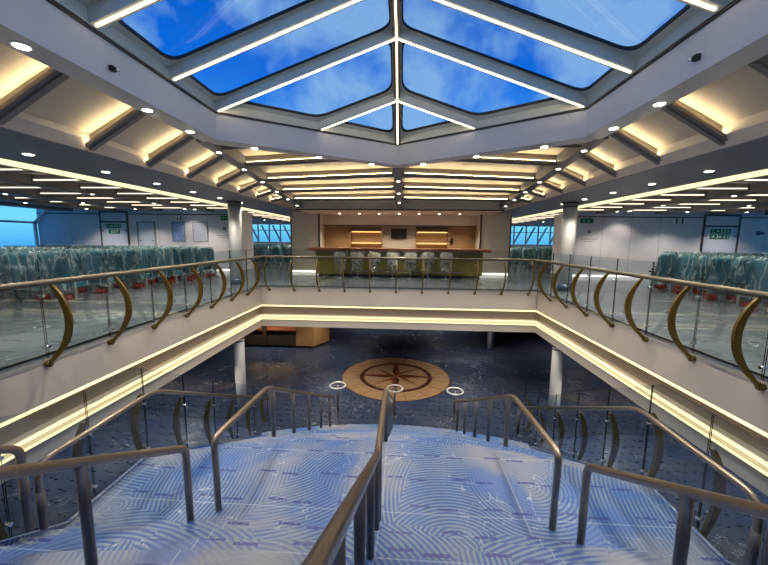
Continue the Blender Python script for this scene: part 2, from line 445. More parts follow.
bm = bmesh.new()
box(bm, -HULL, HULL, REAR - .1, REAR, LOW, 3.3)
o = struct('wall_rear', bm, 'wall')
bm = bmesh.new(); box(bm, -HULL, HULL, FAR, FAR + .1, LOW, -1.5); box(bm, -HULL - .1, -HULL, REAR, FAR, LOW, -.06); box(bm, HULL, HULL + .1, REAR, FAR, LOW, -.06)
o = struct('wall_lower', bm, 'greytan')

# ------------------------------------------------------------------ bar block
w = empty('wall_back', (0, WY, 0), kind='structure'); w['label'] = 'cream pillars and tan niche behind the bar'
bm = bmesh.new()
for s in (-1, 1):
    a, b = sorted((s * 3.95, s * 5.35)); box(bm, a, b, WY, FAR, 0, 3.2)
obj('pillar_panel', bm, 'barwall', w)
NB = 17.9
bx('niche_back', (-3.95, 3.95, NB, NB + .1, 0, 3.2), 'greytan', w)
bx('niche_roof', (-3.95, 3.95, WY, NB + .1, 2.94, 3.2), 'barwall', w)
bx('niche_header', (-3.95, 3.95, NB - .35, NB, 2.42, 2.93), 'barwall', w)
bm = bmesh.new()
for a, b in ((-3.95, -2.60), (2.62, 3.95)): box(bm, a, b, NB - .06, NB - .001, .1, 2.42)
obj('leather_panel', bm, 'brown', w)
bm = bmesh.new()
for s in (-1, 1):
    a, b = sorted((s * 3.93, s * 3.95)); box(bm, a - .03, b + .03, WY - .02, WY + .02, 0, 2.93)
box(bm, -3.95, 3.95, NB - .37, NB - .34, 2.40, 2.43)
obj('edge_strip', bm, 'darkbrown', w)
for s in (-1, 1):
    a, b = sorted((s * 3.98, s * 5.33))
    bm = bmesh.new(); box(bm, a, b, WY - .03, WY - .002, .03, .12)
    o = obj('baseboard_pillar_' + SIDE[s], bm, 'led_base'); o['kind'] = 'structure'; o['label'] = 'glowing plinth strip of the %s pillar beside the bar' % SIDE[s]
    bm = bmesh.new(); box(bm, s * 5.35 - .03, s * 5.35 + .03, WY - .02, WY + .1, 0, 2.95); obj('corner_strip', bm, 'dark', w)
# soffit over the bar
bm = bmesh.new()
box(bm, -4.35, 4.35, 14.4, WY, 2.93, 3.2)
o = struct('ceiling', bm, 'barwall'); o['label'] = 'lowered soffit above the bar'
bx('edge_strip', (-4.36, 4.36, 14.37, 14.4, 2.91, 2.96), 'dark', o); 
bm = bmesh.new()
for s in (-1, 1):
    a, b = sorted((s * 4.37, s * 6.6)); box(bm, a, b, 14.4, WY + .3, 3.02, 3.2)
box(bm, -4.7, 4.7, 14.36, 14.55, 3.2, 3.9)
struct('ceiling', bm, 'barwall')
bm = bmesh.new()
for s in (-1, 1):
    a, b = sorted((s * 3.95, s * 6.6)); box(bm, a, b, WY - .012, WY - .001, 2.83, 2.87) if False else None
bm.free()

# bar counter
t = empty('bar_counter', (0, 15.5, 0), 'long bar counter with red brown wooden top and olive bronze front', 'bar counter')
bm = bmesh.new(); box(bm, -4.1, 4.1, 15.05, 16.0, 1.17, 1.31); obj('counter_top', bm, 'wood', t, bevel=.03)
for a, b in ((-3.8, -2.2), (2.2, 3.8)):
    bm = bmesh.new(); box(bm, a, b, 15.4, 15.9, .1, 1.17)
    for k in range(1, 4): box(bm, a + (b - a) * k / 4 - .008, a + (b - a) * k / 4 + .008, 15.39, 15.4, .1, 1.17)
    tag(obj('end_panel', bm, 'olive', t), 'olive bronze end panel', None)
bm = bmesh.new(); box(bm, -2.2, 2.2, 15.5, 15.9, .1, 1.17)
for k in range(-5, 6): box(bm, k * .4 - .03, k * .4 + .03, 15.47, 15.5, .1, 1.17)
tag(obj('front_panel', bm, 'olive', t), 'shaded centre panel behind the stools', None)
bx('kick_base', (-3.7, 3.7, 15.5, 15.85, 0, .1), 'black', t)
bm = bmesh.new(); tube(bm, [(-2.9, 15.25, .25), (2.9, 15.25, .25)], .022)
for k in range(5): tube(bm, [(-2.8 + 1.4 * k, 15.25, .25), (-2.8 + 1.4 * k, 15.5, .25)], .015)
obj('foot_rail', bm, 'chrome', t)

def shelf_unit(x0, x1, label):
    t = empty('back_bar_shelf', ((x0 + x1) / 2, NB - .2, 1.0), label, 'shelf')
    bm = bmesh.new()
    box(bm, x0, x1, NB - .03, NB - .002, 1.0, 2.36); obj('back_panel', bm, 'brown', t)
    for x in (x0, x1 - .05):
        bx('side_panel', (x, x + .05, NB - .32, NB - .03, 1.0, 2.36), 'brown', t)
    for z in (1.02, 1.52, 2.10):
        bx('shelf_board', (x0 + .05, x1 - .05, NB - .3, NB - .03, z, z + .05), 'brown', t)
    for z in (1.47, 2.05):
        bx('light_strip', (x0 + .1, x1 - .1, NB - .12, NB - .09, z + .03, z + .048), 'led_warm', t)
shelf_unit(-2.58, -.86, 'amber lit shelf niche left of the black screen')
shelf_unit(.86, 2.58, 'amber lit shelf niche right of the black screen')
t = empty('television', (-.02, NB - .05, 2), 'black flat television on the back bar wall', 'television')
bx('screen', (-.42, .40, NB - .09, NB - .04, 1.76, 2.26), 'black', t, bevel=.01)
bx('wall_mount', (-.15, .15, NB - .04, NB - .001, 1.9, 2.1), 'dark', t)
o = bx('wall_speaker', (2.66, 2.80, NB - .16, NB - .061, 1.55, 1.80), 'black', bevel=.02); tag(o, 'small black device on the tan panel right of the shelves', 'speaker')

# bar stools
def stool():
    t = empty('bar_stool', (0, 0, 0), '', 'bar stool', 'plastic wrapped stools at the bar')
    bm = bmesh.new(); cyl(bm, 0, 0, 0, .02, .22, 24); cyl(bm, 0, 0, .02, .05, .2, 24, .05); obj('base', bm, 'chrome', t)
    bm = bmesh.new(); cyl(bm, 0, 0, .05, .66, .028, 14); obj('pole', bm, 'chrome', t)
    bm = bmesh.new(); tube(bm, [(.16 * math.cos(a * PI / 8), .16 * math.sin(a * PI / 8), .3) for a in range(16)], .012, 8, True); obj('foot_ring', bm, 'chrome', t)
    bm = bmesh.new(); cyl(bm, 0, 0, .66, .76, .2, 24, .22); obj('seat', bm, 'darkbrown', t, bevel=.0)
    def shell(r0, r1, z0, z1, th, a0, a1, n=18):
        bm = bmesh.new(); g = []
        for i in range(n + 1):
            a = a0 + (a1 - a0) * i / n; k = math.sin(PI * i / n) ** .5; zt = z0 + (z1 - z0) * (.45 + .55 * k); r = []
            for rad, z in ((r0, z0), (r1, zt), (r1 - th, zt), (r0 - th, z0)): r.append(bm.verts.new((rad * math.cos(a), rad * math.sin(a), z)))
            g.append(r)
        for i in range(n):
            for j in range(4): bm.faces.new((g[i][j], g[i][(j + 1) % 4], g[i + 1][(j + 1) % 4], g[i + 1][j])).smooth = True
        bm.faces.new(g[0]); bm.faces.new(g[-1][::-1]); return bm
    obj('backrest', shell(.22, .27, .74, 1.14, .035, PI * .95, PI * 2.05), 'greytan', t)
    bm = bmesh.new(); seg = 26; g = []
    rnd = random.Random(3)
    for z, r in ((.38, .27), (.5, .25), (.66, .27), (.85, .31), (1.0, .31), (1.12, .30), (1.17, .22)):
        g.append([bm.verts.new(((r + rnd.uniform(-.02, .02)) * math.cos(2 * PI * k / seg), (r + rnd.uniform(-.02, .02)) * math.sin(2 * PI * k / seg), z + rnd.uniform(-.015, .015))) for k in range(seg)])
    for i in range(len(g) - 1):
        for k in range(seg): bm.faces.new((g[i][k], g[i][(k + 1) % seg], g[i + 1][(k + 1) % seg], g[i + 1][k])).smooth = True
    bm.faces.new(g[-1])
    tag(obj('plastic_cover', bm, 'film2', t), 'loose clear plastic cover', None)
    return t
st = stool()
for i, x in enumerate((-2.53, -1.78, -1.03, -.22, .55, 1.30, 2.10)):
    o = st if i == 0 else copy_tree(st)
    o.location = (x, 14.8, 0); o.rotation_euler.z = random.uniform(-.25, .25)
    o['label'] = 'plastic wrapped bar stool, %s from the left in the row at the bar' % ORD[i]

# ------------------------------------------------------------------ ceilings over the deck
RZ = 3.55    # bottom of skylight ring
RX, RXO = 3.4, 3.75
RY, RYO = 6.52, 6.75
AY, AYO = 8.78, 9.15
RT = 4.02    # top of the ring face

# side beams with downlights and the lit cove
for s in (-1, 1):
    bm = bmesh.new()
    a, b = sorted((s * 4.7, s * 6.62)); box(bm, a, b, REAR, FAR, 3.0, 3.45)
    o = struct('ceiling', bm, 'beam'); o['label'] = 'shade-darkened grey beam running along the %s side' % SIDE[s]
    bm = bmesh.new(); prism(bm, [(s * 4.71, REAR, 3.0), (s * 4.61, REAR, 3.17), (s * 4.61, REAR, 3.5), (s * 4.71, REAR, 3.5)], (0, 14.4 - REAR, 0)); obj('curb', bm, 'white', o)
    bm = bmesh.new(); a, b = sorted((s * 6.63, s * 7.12)); box(bm, a, b, REAR, FAR, 2.99, 3.01); obj('light_strip', bm, 'cove_glow', o)  # reveal lit indirectly; its brightness is put in as emission
    bm = bmesh.new(); a, b = sorted((s * 7.12, s * 7.22)); box(bm, a, b, REAR, FAR, 2.98, 3.3); obj('edge_strip', bm, 'rib', o)

# skylight ring
ring_in = [(-RX, -4.5), (-RX, RY), (0, AY), (RX, RY), (RX, -4.5)]
ring_out = [(-RXO, -4.9), (-RXO, RYO), (0, AYO), (RXO, RYO), (RXO, -4.9)]
bm = bmesh.new()
vi = [[bm.verts.new((x, y, z)) for x, y in ring_in] for z in (RZ, RT)]
vo = [[bm.verts.new((x, y, z)) for x, y in ring_out] for z in (RZ, RT + .1)]
for i in range(5):
    j = (i + 1) % 5
    bm.faces.new((vi[0][i], vi[0][j], vi[1][j], vi[1][i]))
    bm.faces.new((vi[0][i], vi[0][j], vo[0][j], vo[0][i]))
    bm.faces.new((vo[0][i], vo[0][j], vo[1][j], vo[1][i]))
    bm.faces.new((vi[1][i], vi[1][j], vo[1][j], vo[1][i]))
ring = struct('ceiling', bm, 'ring'); ring['label'] = 'pale grey pointed ring beam under the skylight'

def bay_light_ribs(parent, ribs):
    """ribs: list of (p, q) bottom centre line points, lateral; strip on the side towards the stairs head"""
    for p, q in ribs:
        bm = bmesh.new(); beam(bm, p, q, .075, .30); obj('rib', bm, 'rib', parent)
        bm = bmesh.new(); p2, q2 = Vector(p) + Vector((0, -.066, .03)), Vector(q) + Vector((0, -.066, .03)); d = (q2 - p2)
        beam(bm, p2, q2, .06, .012); beam(bm, p2 + Vector((0, -.030, 0)), q2 + Vector((0, -.030, 0)), .008, .056); obj('ledge', bm, 'rib', parent)
        bm = bmesh.new(); p3, q3 = p2 + d * .02 + Vector((0, .022, .030)), q2 - d * .02 + Vector((0, .022, .030))
        beam(bm, p3, q3, .012, .042); obj('light_strip', bm, 'led', parent)

def hipx(y):   # inner |x| limit of the side bays
    return RXO if y < RYO else RXO + (4.2 - RXO) * (y - RYO) / (14.4 - RYO)
def hipz(y): return RZ if y < RYO else RZ - (RZ - 3.0) * (y - RYO) / (14.4 - RYO)
PH = .24
for s in (-1, 1):
    # ceiling panel of the side bays
    bm = bmesh.new()
    rows = [REAR, 0, RYO, 9, 11, 14.4]
    vs = [[bm.verts.new((s * 4.64, y, 3.02 + PH)), bm.verts.new((s * (hipx(y) - .05), y, hipz(y) + PH - .02))] for y in rows]
    for i in range(len(rows) - 1): bm.faces.new((vs[i][0], vs[i + 1][0], vs[i + 1][1], vs[i][1]))
    # thin upper skin gives it thickness
    r = bmesh.ops.extrude_face_region(bm, geom=list(bm.faces)); bmesh.ops.translate(bm, verts=[v for v in r['geom'] if isinstance(v, bmesh.types.BMVert)], vec=(0, 0, .06))
    o = struct('ceiling', bm, 'cpanel'); o['label'] = 'coffered ceiling with warm cove lights, %s of the skylight' % SIDE[s]
    ribs = []
    k = -7
    while k <= 7:
        y = 5.2 + 1.21 * k
        if y < 13.2: ribs.append(((s * 4.68, y, 3.02), (s * (hipx(y) + .02), y, hipz(y) + .0)))
        k += 1
    bay_light_ribs(o, ribs)
# hips
bm = bmesh.new()
for s in (-1, 1): beam(bm, (s * RXO, RYO - .1, RZ), (s * 4.2, 14.4, 3.0), .24, .34)
beam(bm, (0, AYO - .05, RZ), (0, 14.4, 3.0), .24, .34)
o = struct('ceiling', bm, 'beam'); o['label'] = 'sloping dark beams from the skylight ring to the bar'
# back bay
bm = bmesh.new()
def bz(x, y):  # panel height: crown at the spine falling to the hips
    return hipz(y) + PH + .16 * (1 - abs(x) / 4.2) * max(0, (14.4 - y) / 4.4)
for s in (-1, 1):
    ys = [RYO - .1, 7.5, 8.3, 9.1, 10.5, 12, 13.2, 14.4]; g = []
    for y in ys:
        xin = max(.0, (RXO * (AYO - y) / (AYO - RYO)) - .05) if y < AYO else 0.
        xin = min(xin, hipx(y)); xo = hipx(y)
        g.append([bm.verts.new((s * (xin + (xo - xin) * t), y, bz(xin + (xo - xin) * t, y))) for t in (0, .5, 1)])
    for i in range(len(g) - 1):
        for j in range(2): bm.faces.new((g[i][j], g[i + 1][j], g[i + 1][j + 1], g[i][j + 1]))
r = bmesh.ops.extrude_face_region(bm, geom=list(bm.faces)); bmesh.ops.translate(bm, verts=[v for v in r['geom'] if isinstance(v, bmesh.types.BMVert)], vec=(0, 0, .06))
o = struct('ceiling', bm, 'cpanel'); o['label'] = 'coffered ceiling with long warm cove lights between skylight and bar'
ribs = []
for y in (7.25, 8.45, 9.95, 11.4, 12.9):
    for s in (-1, 1):
        xin = max(.12, RXO * (AYO - y) / (AYO - RYO) + .1) if y < AYO else .12
        xo = hipx(y) - .1
        ribs.append(((s * xin, y, bz(xin, y) - PH + .0), (s * xo, y, bz(xo, y) - PH)))
bay_light_ribs(o, ribs)

# side zone ceilings
for s in (-1, 1):
    bm = bmesh.new(); a, b = sorted((s * 6.85, s * HULL)); box(bm, a, b, REAR, FAR, 3.24, 3.32)
    o = struct('ceiling', bm, 'cpanel_side'); o['label'] = 'low ribbed ceiling with rows of light strips over the %s deck' % SIDE[s]
    for x0, x1 in ((9.22, 9.62), (11.9, 12.7), (14.35, 15.1), (16.7, 17.4)):
        a, b = sorted((s * x0, s * x1)); bx('longitudinal_beam', (a, b, REAR, FAR if x1 < 10 else WY, 3.0, 3.24), 'rib', o)
    for (x0, x1), n0, n1 in (((7.25, 9.2), -6, 15), ((9.65, 11.88), -4, 6), ((12.75, 14.32), -1, 6)):
        for k in range(n0, n1 + 1):
            y = 8.3 + 1.27 * k
            if WY - .1 < y < WY + .1: continue
            a, b = sorted((s * x0, s * x1)); 
            bx('rib', (a, b, y, y + .09, 3.07, 3.24), 'rib', o)
            bx('light_strip', (a + .06, b - .06, y - .02, y, 3.10, 3.116), 'led_s', o)

# ------------------------------------------------------------------ skylight (glazed ridge roof with a hipped, pointed end)
sk = empty('window_5', (0, 4, RT), kind='structure'); sk['label'] = 'pointed ridge skylight with lit grey glazing bars'
GX = RX - .04
Ax = Vector((0, AY - .04, RT)); N2v = Vector((0, RY + .03, 5.27)); N1v = Vector((0, 7.66, 4.64))
ridge = [Vector((0, y, 5.27)) for y in (5.25, 3.95, 2.65, 1.35, .05, -1.25, -2.55, -3.85)]
def mullion(p, q, w=.12, h=.17, mat='mull', strip=True, ext=0.):
    bm = bmesh.new(); beam(bm, p, q, w, h); m = obj('glazing_bar', bm, mat, sk)
    if strip:
        d = (q - p).normalized(); bm = bmesh.new(); beam(bm, p + d * .05 - Vector((0, 0, .012)), q - d * .02 - Vector((0, 0, .012)), .026, .012)
        obj('light_strip', bm, 'led_sky', m)
LIFT = Vector((0, 0, .165))
def rounded(poly, inset, rad, n=5):
    c = sum(poly, Vector()) / len(poly); nrm = (poly[1] - poly[0]).cross(poly[2] - poly[0]).normalized(); m = len(poly)
    lines = []
    for i in range(m):
        a, b = poly[i], poly[(i + 1) % m]; d = (b - a).normalized(); inn = nrm.cross(d)
        if inn.dot(c - a) < 0: inn = -inn
        lines.append((a + inn * inset, d))
    ins = []
    for i in range(m):
        (p, d), (q, e) = lines[i - 1], lines[i]
        # intersect in plane
        w = q - p; cr = d.cross(e); t = w.cross(e).dot(cr) / cr.dot(cr); ins.append(p + d * t)
    out = []
    for i in range(m):
        a, b, c2 = ins[i - 1], ins[i], ins[(i + 1) % m]
        u, v = a - b, c2 - b; k = min(rad, u.length * .45, v.length * .45); s0, e0 = b + u.normalized() * k, b + v.normalized() * k
        out.append([s0 * (1 - t / n) ** 2 + b * 2 * (t / n) * (1 - t / n) + e0 * (t / n) ** 2 for t in range(n + 1)])
    return out
def pane(poly, mirror):
    poly = [Vector(p) + LIFT for p in poly]
    if mirror: poly = [Vector((-p.x, p.y, p.z)) for p in poly]
    for ins, ins2, name, mat, dz in ((0.0, .10, 'pane_frame', 'mull', 0), (.10, .125, 'gasket', 'gasket', -.003)):
        bm = bmesh.new()
        inner = rounded(poly, ins2, .22); m = len(poly)
        outer = rounded(poly, max(ins, .001), .22) if ins else [[p] * 6 for p in poly]
        ii = [[bm.verts.new(p + Vector((0, 0, dz))) for p in c] for c in inner]; oo = []
        for c in outer:
            if ins: oo.append([bm.verts.new(p + Vector((0, 0, dz))) for p in c])
            else: v = bm.verts.new(c[0] + Vector((0, 0, dz))); oo.append([v] * 6)
        for i in range(m):
            for k in range(5):
                f = [ii[i][k], ii[i][k + 1], oo[i][k + 1], oo[i][k]]
                f = [v for n_, v in enumerate(f) if v not in f[:n_]]
                bm.faces.new(f)
            j = (i + 1) % m
            bm.faces.new((ii[i][5], ii[j][0], oo[j][0], oo[i][5]))
        r = bmesh.ops.extrude_face_region(bm, geom=list(bm.faces)); bmesh.ops.translate(bm, verts=[v for v in r['geom'] if isinstance(v, bmesh.types.BMVert)], vec=(0, 0, .035))
        if name == 'pane_frame': pf = obj(name, bm, mat, sk)
        else: obj(name, bm, mat, pf)
    bm = bmesh.new(); prism(bm, [p + Vector((0, 0, .015)) for p in poly], (0, 0, .008)); obj('pane', bm, 'pane', sk)
for s in (-1, 1):
    Cv = Vector((s * GX, RY - .02, RT + .02)); E1 = Vector((s * GX / 2, (RY + AY) / 2 - .03, RT + .02))
    mullion(Cv, N2v); mullion(E1, N1v, .11)
    foot = [Vector((s * GX, r.y, RT + .02)) for r in ridge]
    for f, r in zip(foot, ridge): mullion(f, r)
    a = Vector((GX, RY - .02, RT + .02)); e = Vector((GX / 2, (RY + AY) / 2 - .03, RT + .02))
    pane([a, N2v, N1v, e], s < 0); pane([e, N1v, Ax], s < 0)
    ft = [Vector((GX, y, RT + .02)) for y in [RY - .02] + [r.y for r in ridge]]; rd = [N2v] + ridge
    for i in range(len(ridge)): pane([ft[i], ft[i + 1], rd[i + 1], rd[i]], s < 0)
mullion(Ax, N2v, .13, .18, 'mull_dark'); mullion(N2v, ridge[-1], .13, .18, 'mull_dark')
bm = bmesh.new()
# dark shadow gap along the top of the ring and the frame sill above it
prev = None
for i in range(4):
    p, q = Vector((*ring_in[i], RT)), Vector((*ring_in[i + 1], RT)); beam(bm, p, q, .05, .03)
obj('sill_line', bm, 'dark', sk)
bm = bmesh.new()
for i in range(4):
    p, q = Vector((*ring_in[i], RT + .03)), Vector((*ring_in[i + 1], RT + .03)); beam(bm, p, q, .10, .15)
obj('sill', bm, 'mull', sk)

# ------------------------------------------------------------------ downlights
def dl_proto():
    bm = bmesh.new(); cyl(bm, 0, 0, -.008, .02, .085, 20); o = obj('downlight', bm, 'whitepaint')
    bm = bmesh.new(); cyl(bm, 0, 0, -.014, -.008, .062, 18); obj('lens', bm, 'lens', o)
    return o
LDS = {}
def mk_light(E):
    d = LD.copy(); d.energy = E; return d
DL = dl_proto(); DLused = [False]
LD = bpy.data.lights.new('downlight_beam', 'SPOT'); LD.energy = 110; LD.color = (1, .88, .72); LD.spot_size = 2.1; LD.spot_blend = .6; LD.shadow_soft_size = .06
def downlight(x, y, z, label, group, spot=True, sc=1., E=None):
    o = DL if not DLused[0] else copy_tree(DL)
    DLused[0] = True
    o.location = (x, y, z); o.scale = (sc, sc, sc); tag(o, label, 'downlight', group)
    if spot:
        l = bpy.data.objects.new('downlight_beam', LDS.setdefault(E, LD if E is None else mk_light(E))); C.objects.link(l); l.location = (x, y, z - .03)
for s in (-1, 1):
    for i in range(-5, 6):
        y = 5.3 + 1.43 * i
        n = i + 1
        if y < 2.5: 
            if i % 2: downlight(s * 5.8, y, 3.0, 'recessed downlight in the %s dark side beam, nearer than the picture shows' % SIDE[s], 'downlights behind the viewer, %s beam' % SIDE[s])
            continue
        downlight(s * 5.8, y, 3.0, 'recessed downlight in the dark %s side beam, %s counted from the near end' % (SIDE[s], ORD[i + 1]), 'downlights in the %s side beam' % SIDE[s])
    for i, y in enumerate((3.38, 5.03, 6.03)):
        downlight(s * 3.6, y, RZ, 'recessed downlight under the %s side of the skylight ring, %s from the near end' % (SIDE[s], ORD[i]), 'downlights in the skylight ring')
    for i, (x, y) in enumerate(((2.93, 7.13), (1.78, 7.92), (.64, 8.66))):
        downlight(s * x, y, RZ, 'recessed downlight under the %s arm of the pointed ring, %s from its corner' % (SIDE[s], ORD[i]), 'downlights in the skylight ring')
    for i in range(6):
        y = 7.3 + 1.3 * i
        downlight(s * (hipx(y)), y, hipz(y) - .0, 'small downlight in the %s sloping hip beam, %s from the skylight' % (SIDE[s], ORD[i]), 'downlights in the hip beams', spot=i > 0, E=60, sc=.8)
for i, y in enumerate((10.35, 11.85, 13.35)):
    downlight(0, y, 3.55 - .55 * (y - AYO) / (14.4 - AYO), 'small downlight in the centre spine beam, %s from the skylight' % ORD[i], 'downlights in the spine beam', E=150, sc=.8)
for i in range(7):
    downlight(-2.86 + i * .955, 16.45, 2.93, 'tiny downlight in the soffit over the bar, %s from the left' % ORD[i], 'downlights over the bar', spot=True, sc=.8, E=110)
for s in (-1, 1):
    for j, x in enumerate((9.42, 12.3, 14.7)):
        for i, y in enumerate((7.6, 10.2, 12.8, 15.4)):
            downlight(s * x, y, 3.0, 'downlight in the %s deck ceiling, %s beam outward, %s from the near end' % (SIDE[s], ORD[j], ORD[i]), 'downlights over the %s deck' % SIDE[s], spot=(i % 2 == 1) or j == 0, sc=.8)
    downlight(s * 10.3, WY - .7, 3.07, 'downlight that casts a scallop of light on the %s cross wall' % SIDE[s], 'wall washing downlights', E=45)
    downlight(s * 14.9, WY - 1.3, 3.07, 'downlight in front of the framed door on the %s cross wall' % SIDE[s], 'wall washing downlights', E=120)
    downlight(s * 17., WY - 2.5, 3.07, 'added outermost downlight near the %s ship side windows' % SIDE[s], 'wall washing downlights', E=220)  # added lamp to brighten the outer end of the cross wall
    downlight(s * 6.2, 19.5, 3.0, 'added near downlight beyond the pillar in the %s passage' % SIDE[s], 'added passage downlights', E=200)  # this lamp and the next are added to light the far area
    downlight(s * 10.2, 25.2, 3.07, 'added far downlight before the blue windows of the %s passage' % SIDE[s], 'added passage downlights', E=300)
for i, (x, y) in enumerate(((-2.4, 12.7), (2.4, 12.7), (-8, 12), (8, 12), (-8, 7.5), (8, 7.5), (-3.5, 16.5), (3.5, 16.5), (-7.5, 3), (7.5, 3), (-5.7, 9), (5.7, 9), (-7, 16.9), (9, 17), (-2, 22), (2.5, 22))):
    downlight(x, y, -1.52 if abs(x) > 6.4 or y > 13.5 else -1.5, 'added recessed downlight in the low lobby ceiling under the deck', 'downlights of the lower lobby', E=190)  # lamps added mostly out of view to brighten the lower lobby
# ring face detectors
for s in (-1, 1):
    t = empty('ceiling_detector', (s * RX, 4.2, 3.72), 'small dark detector on the %s face of the skylight ring' % SIDE[s], 'detector')
    bm = bmesh.new(); x = s * (RX - .03); a, b = sorted((s * (RX - .05), s * RX)); box(bm, a, b, 4.165, 4.235, 3.69, 3.75); obj('housing', bm, 'black', t, bevel=.008)
    bm = bmesh.new(); tube(bm, [(s * (RX - .05), 4.2, 3.72), (s * (RX - .11), 4.2, 3.69)], .012, 8); obj('nozzle', bm, 'chrome', t)

# ------------------------------------------------------------------ columns
def column(x, y, z0, z1, r, label, coll=True, foot=True):
    t = empty('column', (x, y, z0), label, 'column')
    bm = bmesh.new(); cyl(bm, x, y, z0, z1, r, 32); obj('shaft', bm, 'column', t)
    if coll:
        bm = bmesh.new(); cyl(bm, x, y, z1 - .16, z1 - .13, r + .012, 32); cyl(bm, x, y, z1 - .05, z1, r + .03, 32); tag(obj('collar', bm, 'dark', t), 'dark ring near the top', None)
    if foot:
        bm = bmesh.new(); cyl(bm, x, y, z0, z0 + .24, r + .012, 32); tag(obj('foot_wrap', bm, 'bluefilm', t), 'blue film around the foot', None)
column(-5.9, 12.15, 0, 3.0, .22, 'white round column on the upper deck by the left corner of the opening')
column(5.85, 12.0, 0, 3.0, .22, 'white round column on the upper deck by the right corner of the opening')
column(-5.12, 10.5, LOW, -1.5, .17, 'white round column on the lower floor under the left fascia', foot=False)
column(5.12, 10.5, LOW, -1.5, .17, 'white round column on the lower floor under the right fascia', foot=False)
column(5.12, 18.4, LOW, -1.5, .17, 'distant column far back on the lower floor', coll=False, foot=False)

# ------------------------------------------------------------------ balustrades round the void
def bez(p0, p1, p2, n=12): return [(p0[0] * (1 - t) ** 2 + p1[0] * 2 * t * (1 - t) + p2[0] * t * t, p0[1] * (1 - t) ** 2 + p1[1] * 2 * t * (1 - t) + p2[1] * t * t) for t in [i / n for i in range(n + 1)]]
def bracket_bm(origin, out, along, p0=(.20, 1.03), p1=(.70, .42), p2=(.035, -.14), w0=.035, w1=.10, th=.035):
    """curved crescent blade; out = unit vector into the void, along = unit along the rail"""
    bm = bmesh.new(); o = Vector(origin); out, along = Vector(out), Vector(along); c = bez(p0, p1, p2, 14); L, R = [], []
    for i, (d, z) in enumerate(c):
        a = c[max(i - 1, 0)]; b = c[min(i + 1, len(c) - 1)]; tx, tz = b[0] - a[0], b[1] - a[1]; l = math.hypot(tx, tz); nx, nz = -tz / l, tx / l
        w = (w0 + (w1 - w0) * math.sin(PI * (i / (len(c) - 1)) ** .8)) / 2
        if i == len(c) - 1: w = .04
        L.append((d + nx * w, z + nz * w)); R.append((d - nx * w, z - nz * w))
    P = lambda q, s: o + out * q[0] + Vector((0, 0, q[1])) + along * s
    g = [[bm.verts.new(P(L[i], -th / 2)), bm.verts.new(P(R[i], -th / 2)), bm.verts.new(P(R[i], th / 2)), bm.verts.new(P(L[i], th / 2))] for i in range(len(c))]
    for i in range(len(c) - 1):
        for j in range(4): bm.faces.new((g[i][j], g[i][(j + 1) % 4], g[i + 1][(j + 1) % 4], g[i + 1][j]))
    bm.faces.new(g[0]); bm.faces.new(g[-1][::-1])
    q = P(p2, 0); tube(bm, [q - out * (p2[0] - .0), q + out * .03], .045, 14)
    return bm
def clamp_bm(pos, out):
    bm = bmesh.new(); p = Vector(pos); out = Vector(out); tube(bm, [p - out * .03, p + out * .05], .022, 10); return bm
def glass_panel(p, q, z0, z1, parent, th=.014, zq0=None, zq1=None, mat='glass'):
    p, q = Vector(p), Vector(q); d = (q - p).normalized(); n = d.cross(Vector((0, 0, 1))).normalized() * th / 2
    zq0 = z0 if zq0 is None else zq0; zq1 = z1 if zq1 is None else zq1
    bm = bmesh.new(); pts = [(p, z0), (q, zq0), (q, zq1), (p, z1)]
    a = [bm.verts.new((v.x - n.x, v.y - n.y, z)) for v, z in pts]; b = [bm.verts.new((v.x + n.x, v.y + n.y, z)) for v, z in pts]
    bm.faces.new(a).material_index = 0; bm.faces.new(b[::-1]).material_index = 0
    for i in range(4): bm.faces.new((a[i], b[i], b[(i + 1) % 4], a[(i + 1) % 4])).material_index = 1
    return obj('glass_panel', bm, [mat, 'gedge'], parent)
RAILD = .20
t = empty('glass_balustrade', (0, B, 0), 'glass balustrade with curved olive gold brackets round three sides of the opening', 'balustrade')
for s in (-1, 1):
    xg = s * (A - .03); out = (-s, 0, 0)
    ys = [4.42 + 1.05 * k for k in range(-4, 8)]
    edges = [y for y in ys if y < B - .3]
    for i in range(len(edges) - 1): glass_panel((xg, edges[i] + .012, 0), (xg, edges[i + 1] - .012, 0), -.05, 1.34, t)
    glass_panel((xg, edges[-1] + .012, 0), (xg, B - .06, 0), -.05, 1.34, t)
    for y in edges:
        b = obj('bracket', bracket_bm((s * A, y, 0), out, (0, 1, 0)), 'gold', t)
        for z in (.12, .86): obj('glass_clamp', clamp_bm((xg, y, z), out), 'chrome', b)
n = 10
for i in range(n):
    x0, x1 = -A + .06 + (2 * A - .12) * i / n, -A + .06 + (2 * A - .12) * (i + 1) / n
    glass_panel((x0 + .01, B - .03, 0), (x1 - .01, B - .03, 0), -.05, 1.34, t)
for i in range(n + 1):
    x = -A + .32 + (2 * A - .64) * i / n
    b = obj('bracket', bracket_bm((x, B, 0), (0, -1, 0), (1, 0, 0), w1=.07), 'gold', t)
    for z in (.12, .86): obj('glass_clamp', clamp_bm((x, B - .03, z), (0, -1, 0)), 'chrome', b)
bm = bmesh.new(); tube(bm, fillet([(-A + RAILD, REAR + 6.4, 1.06), (-A + RAILD, B - RAILD, 1.06), (A - RAILD, B - RAILD, 1.06), (A - RAILD, REAR + 6.4, 1.06)], .10), .042, 16); obj('handrail', bm, 'brass', t)

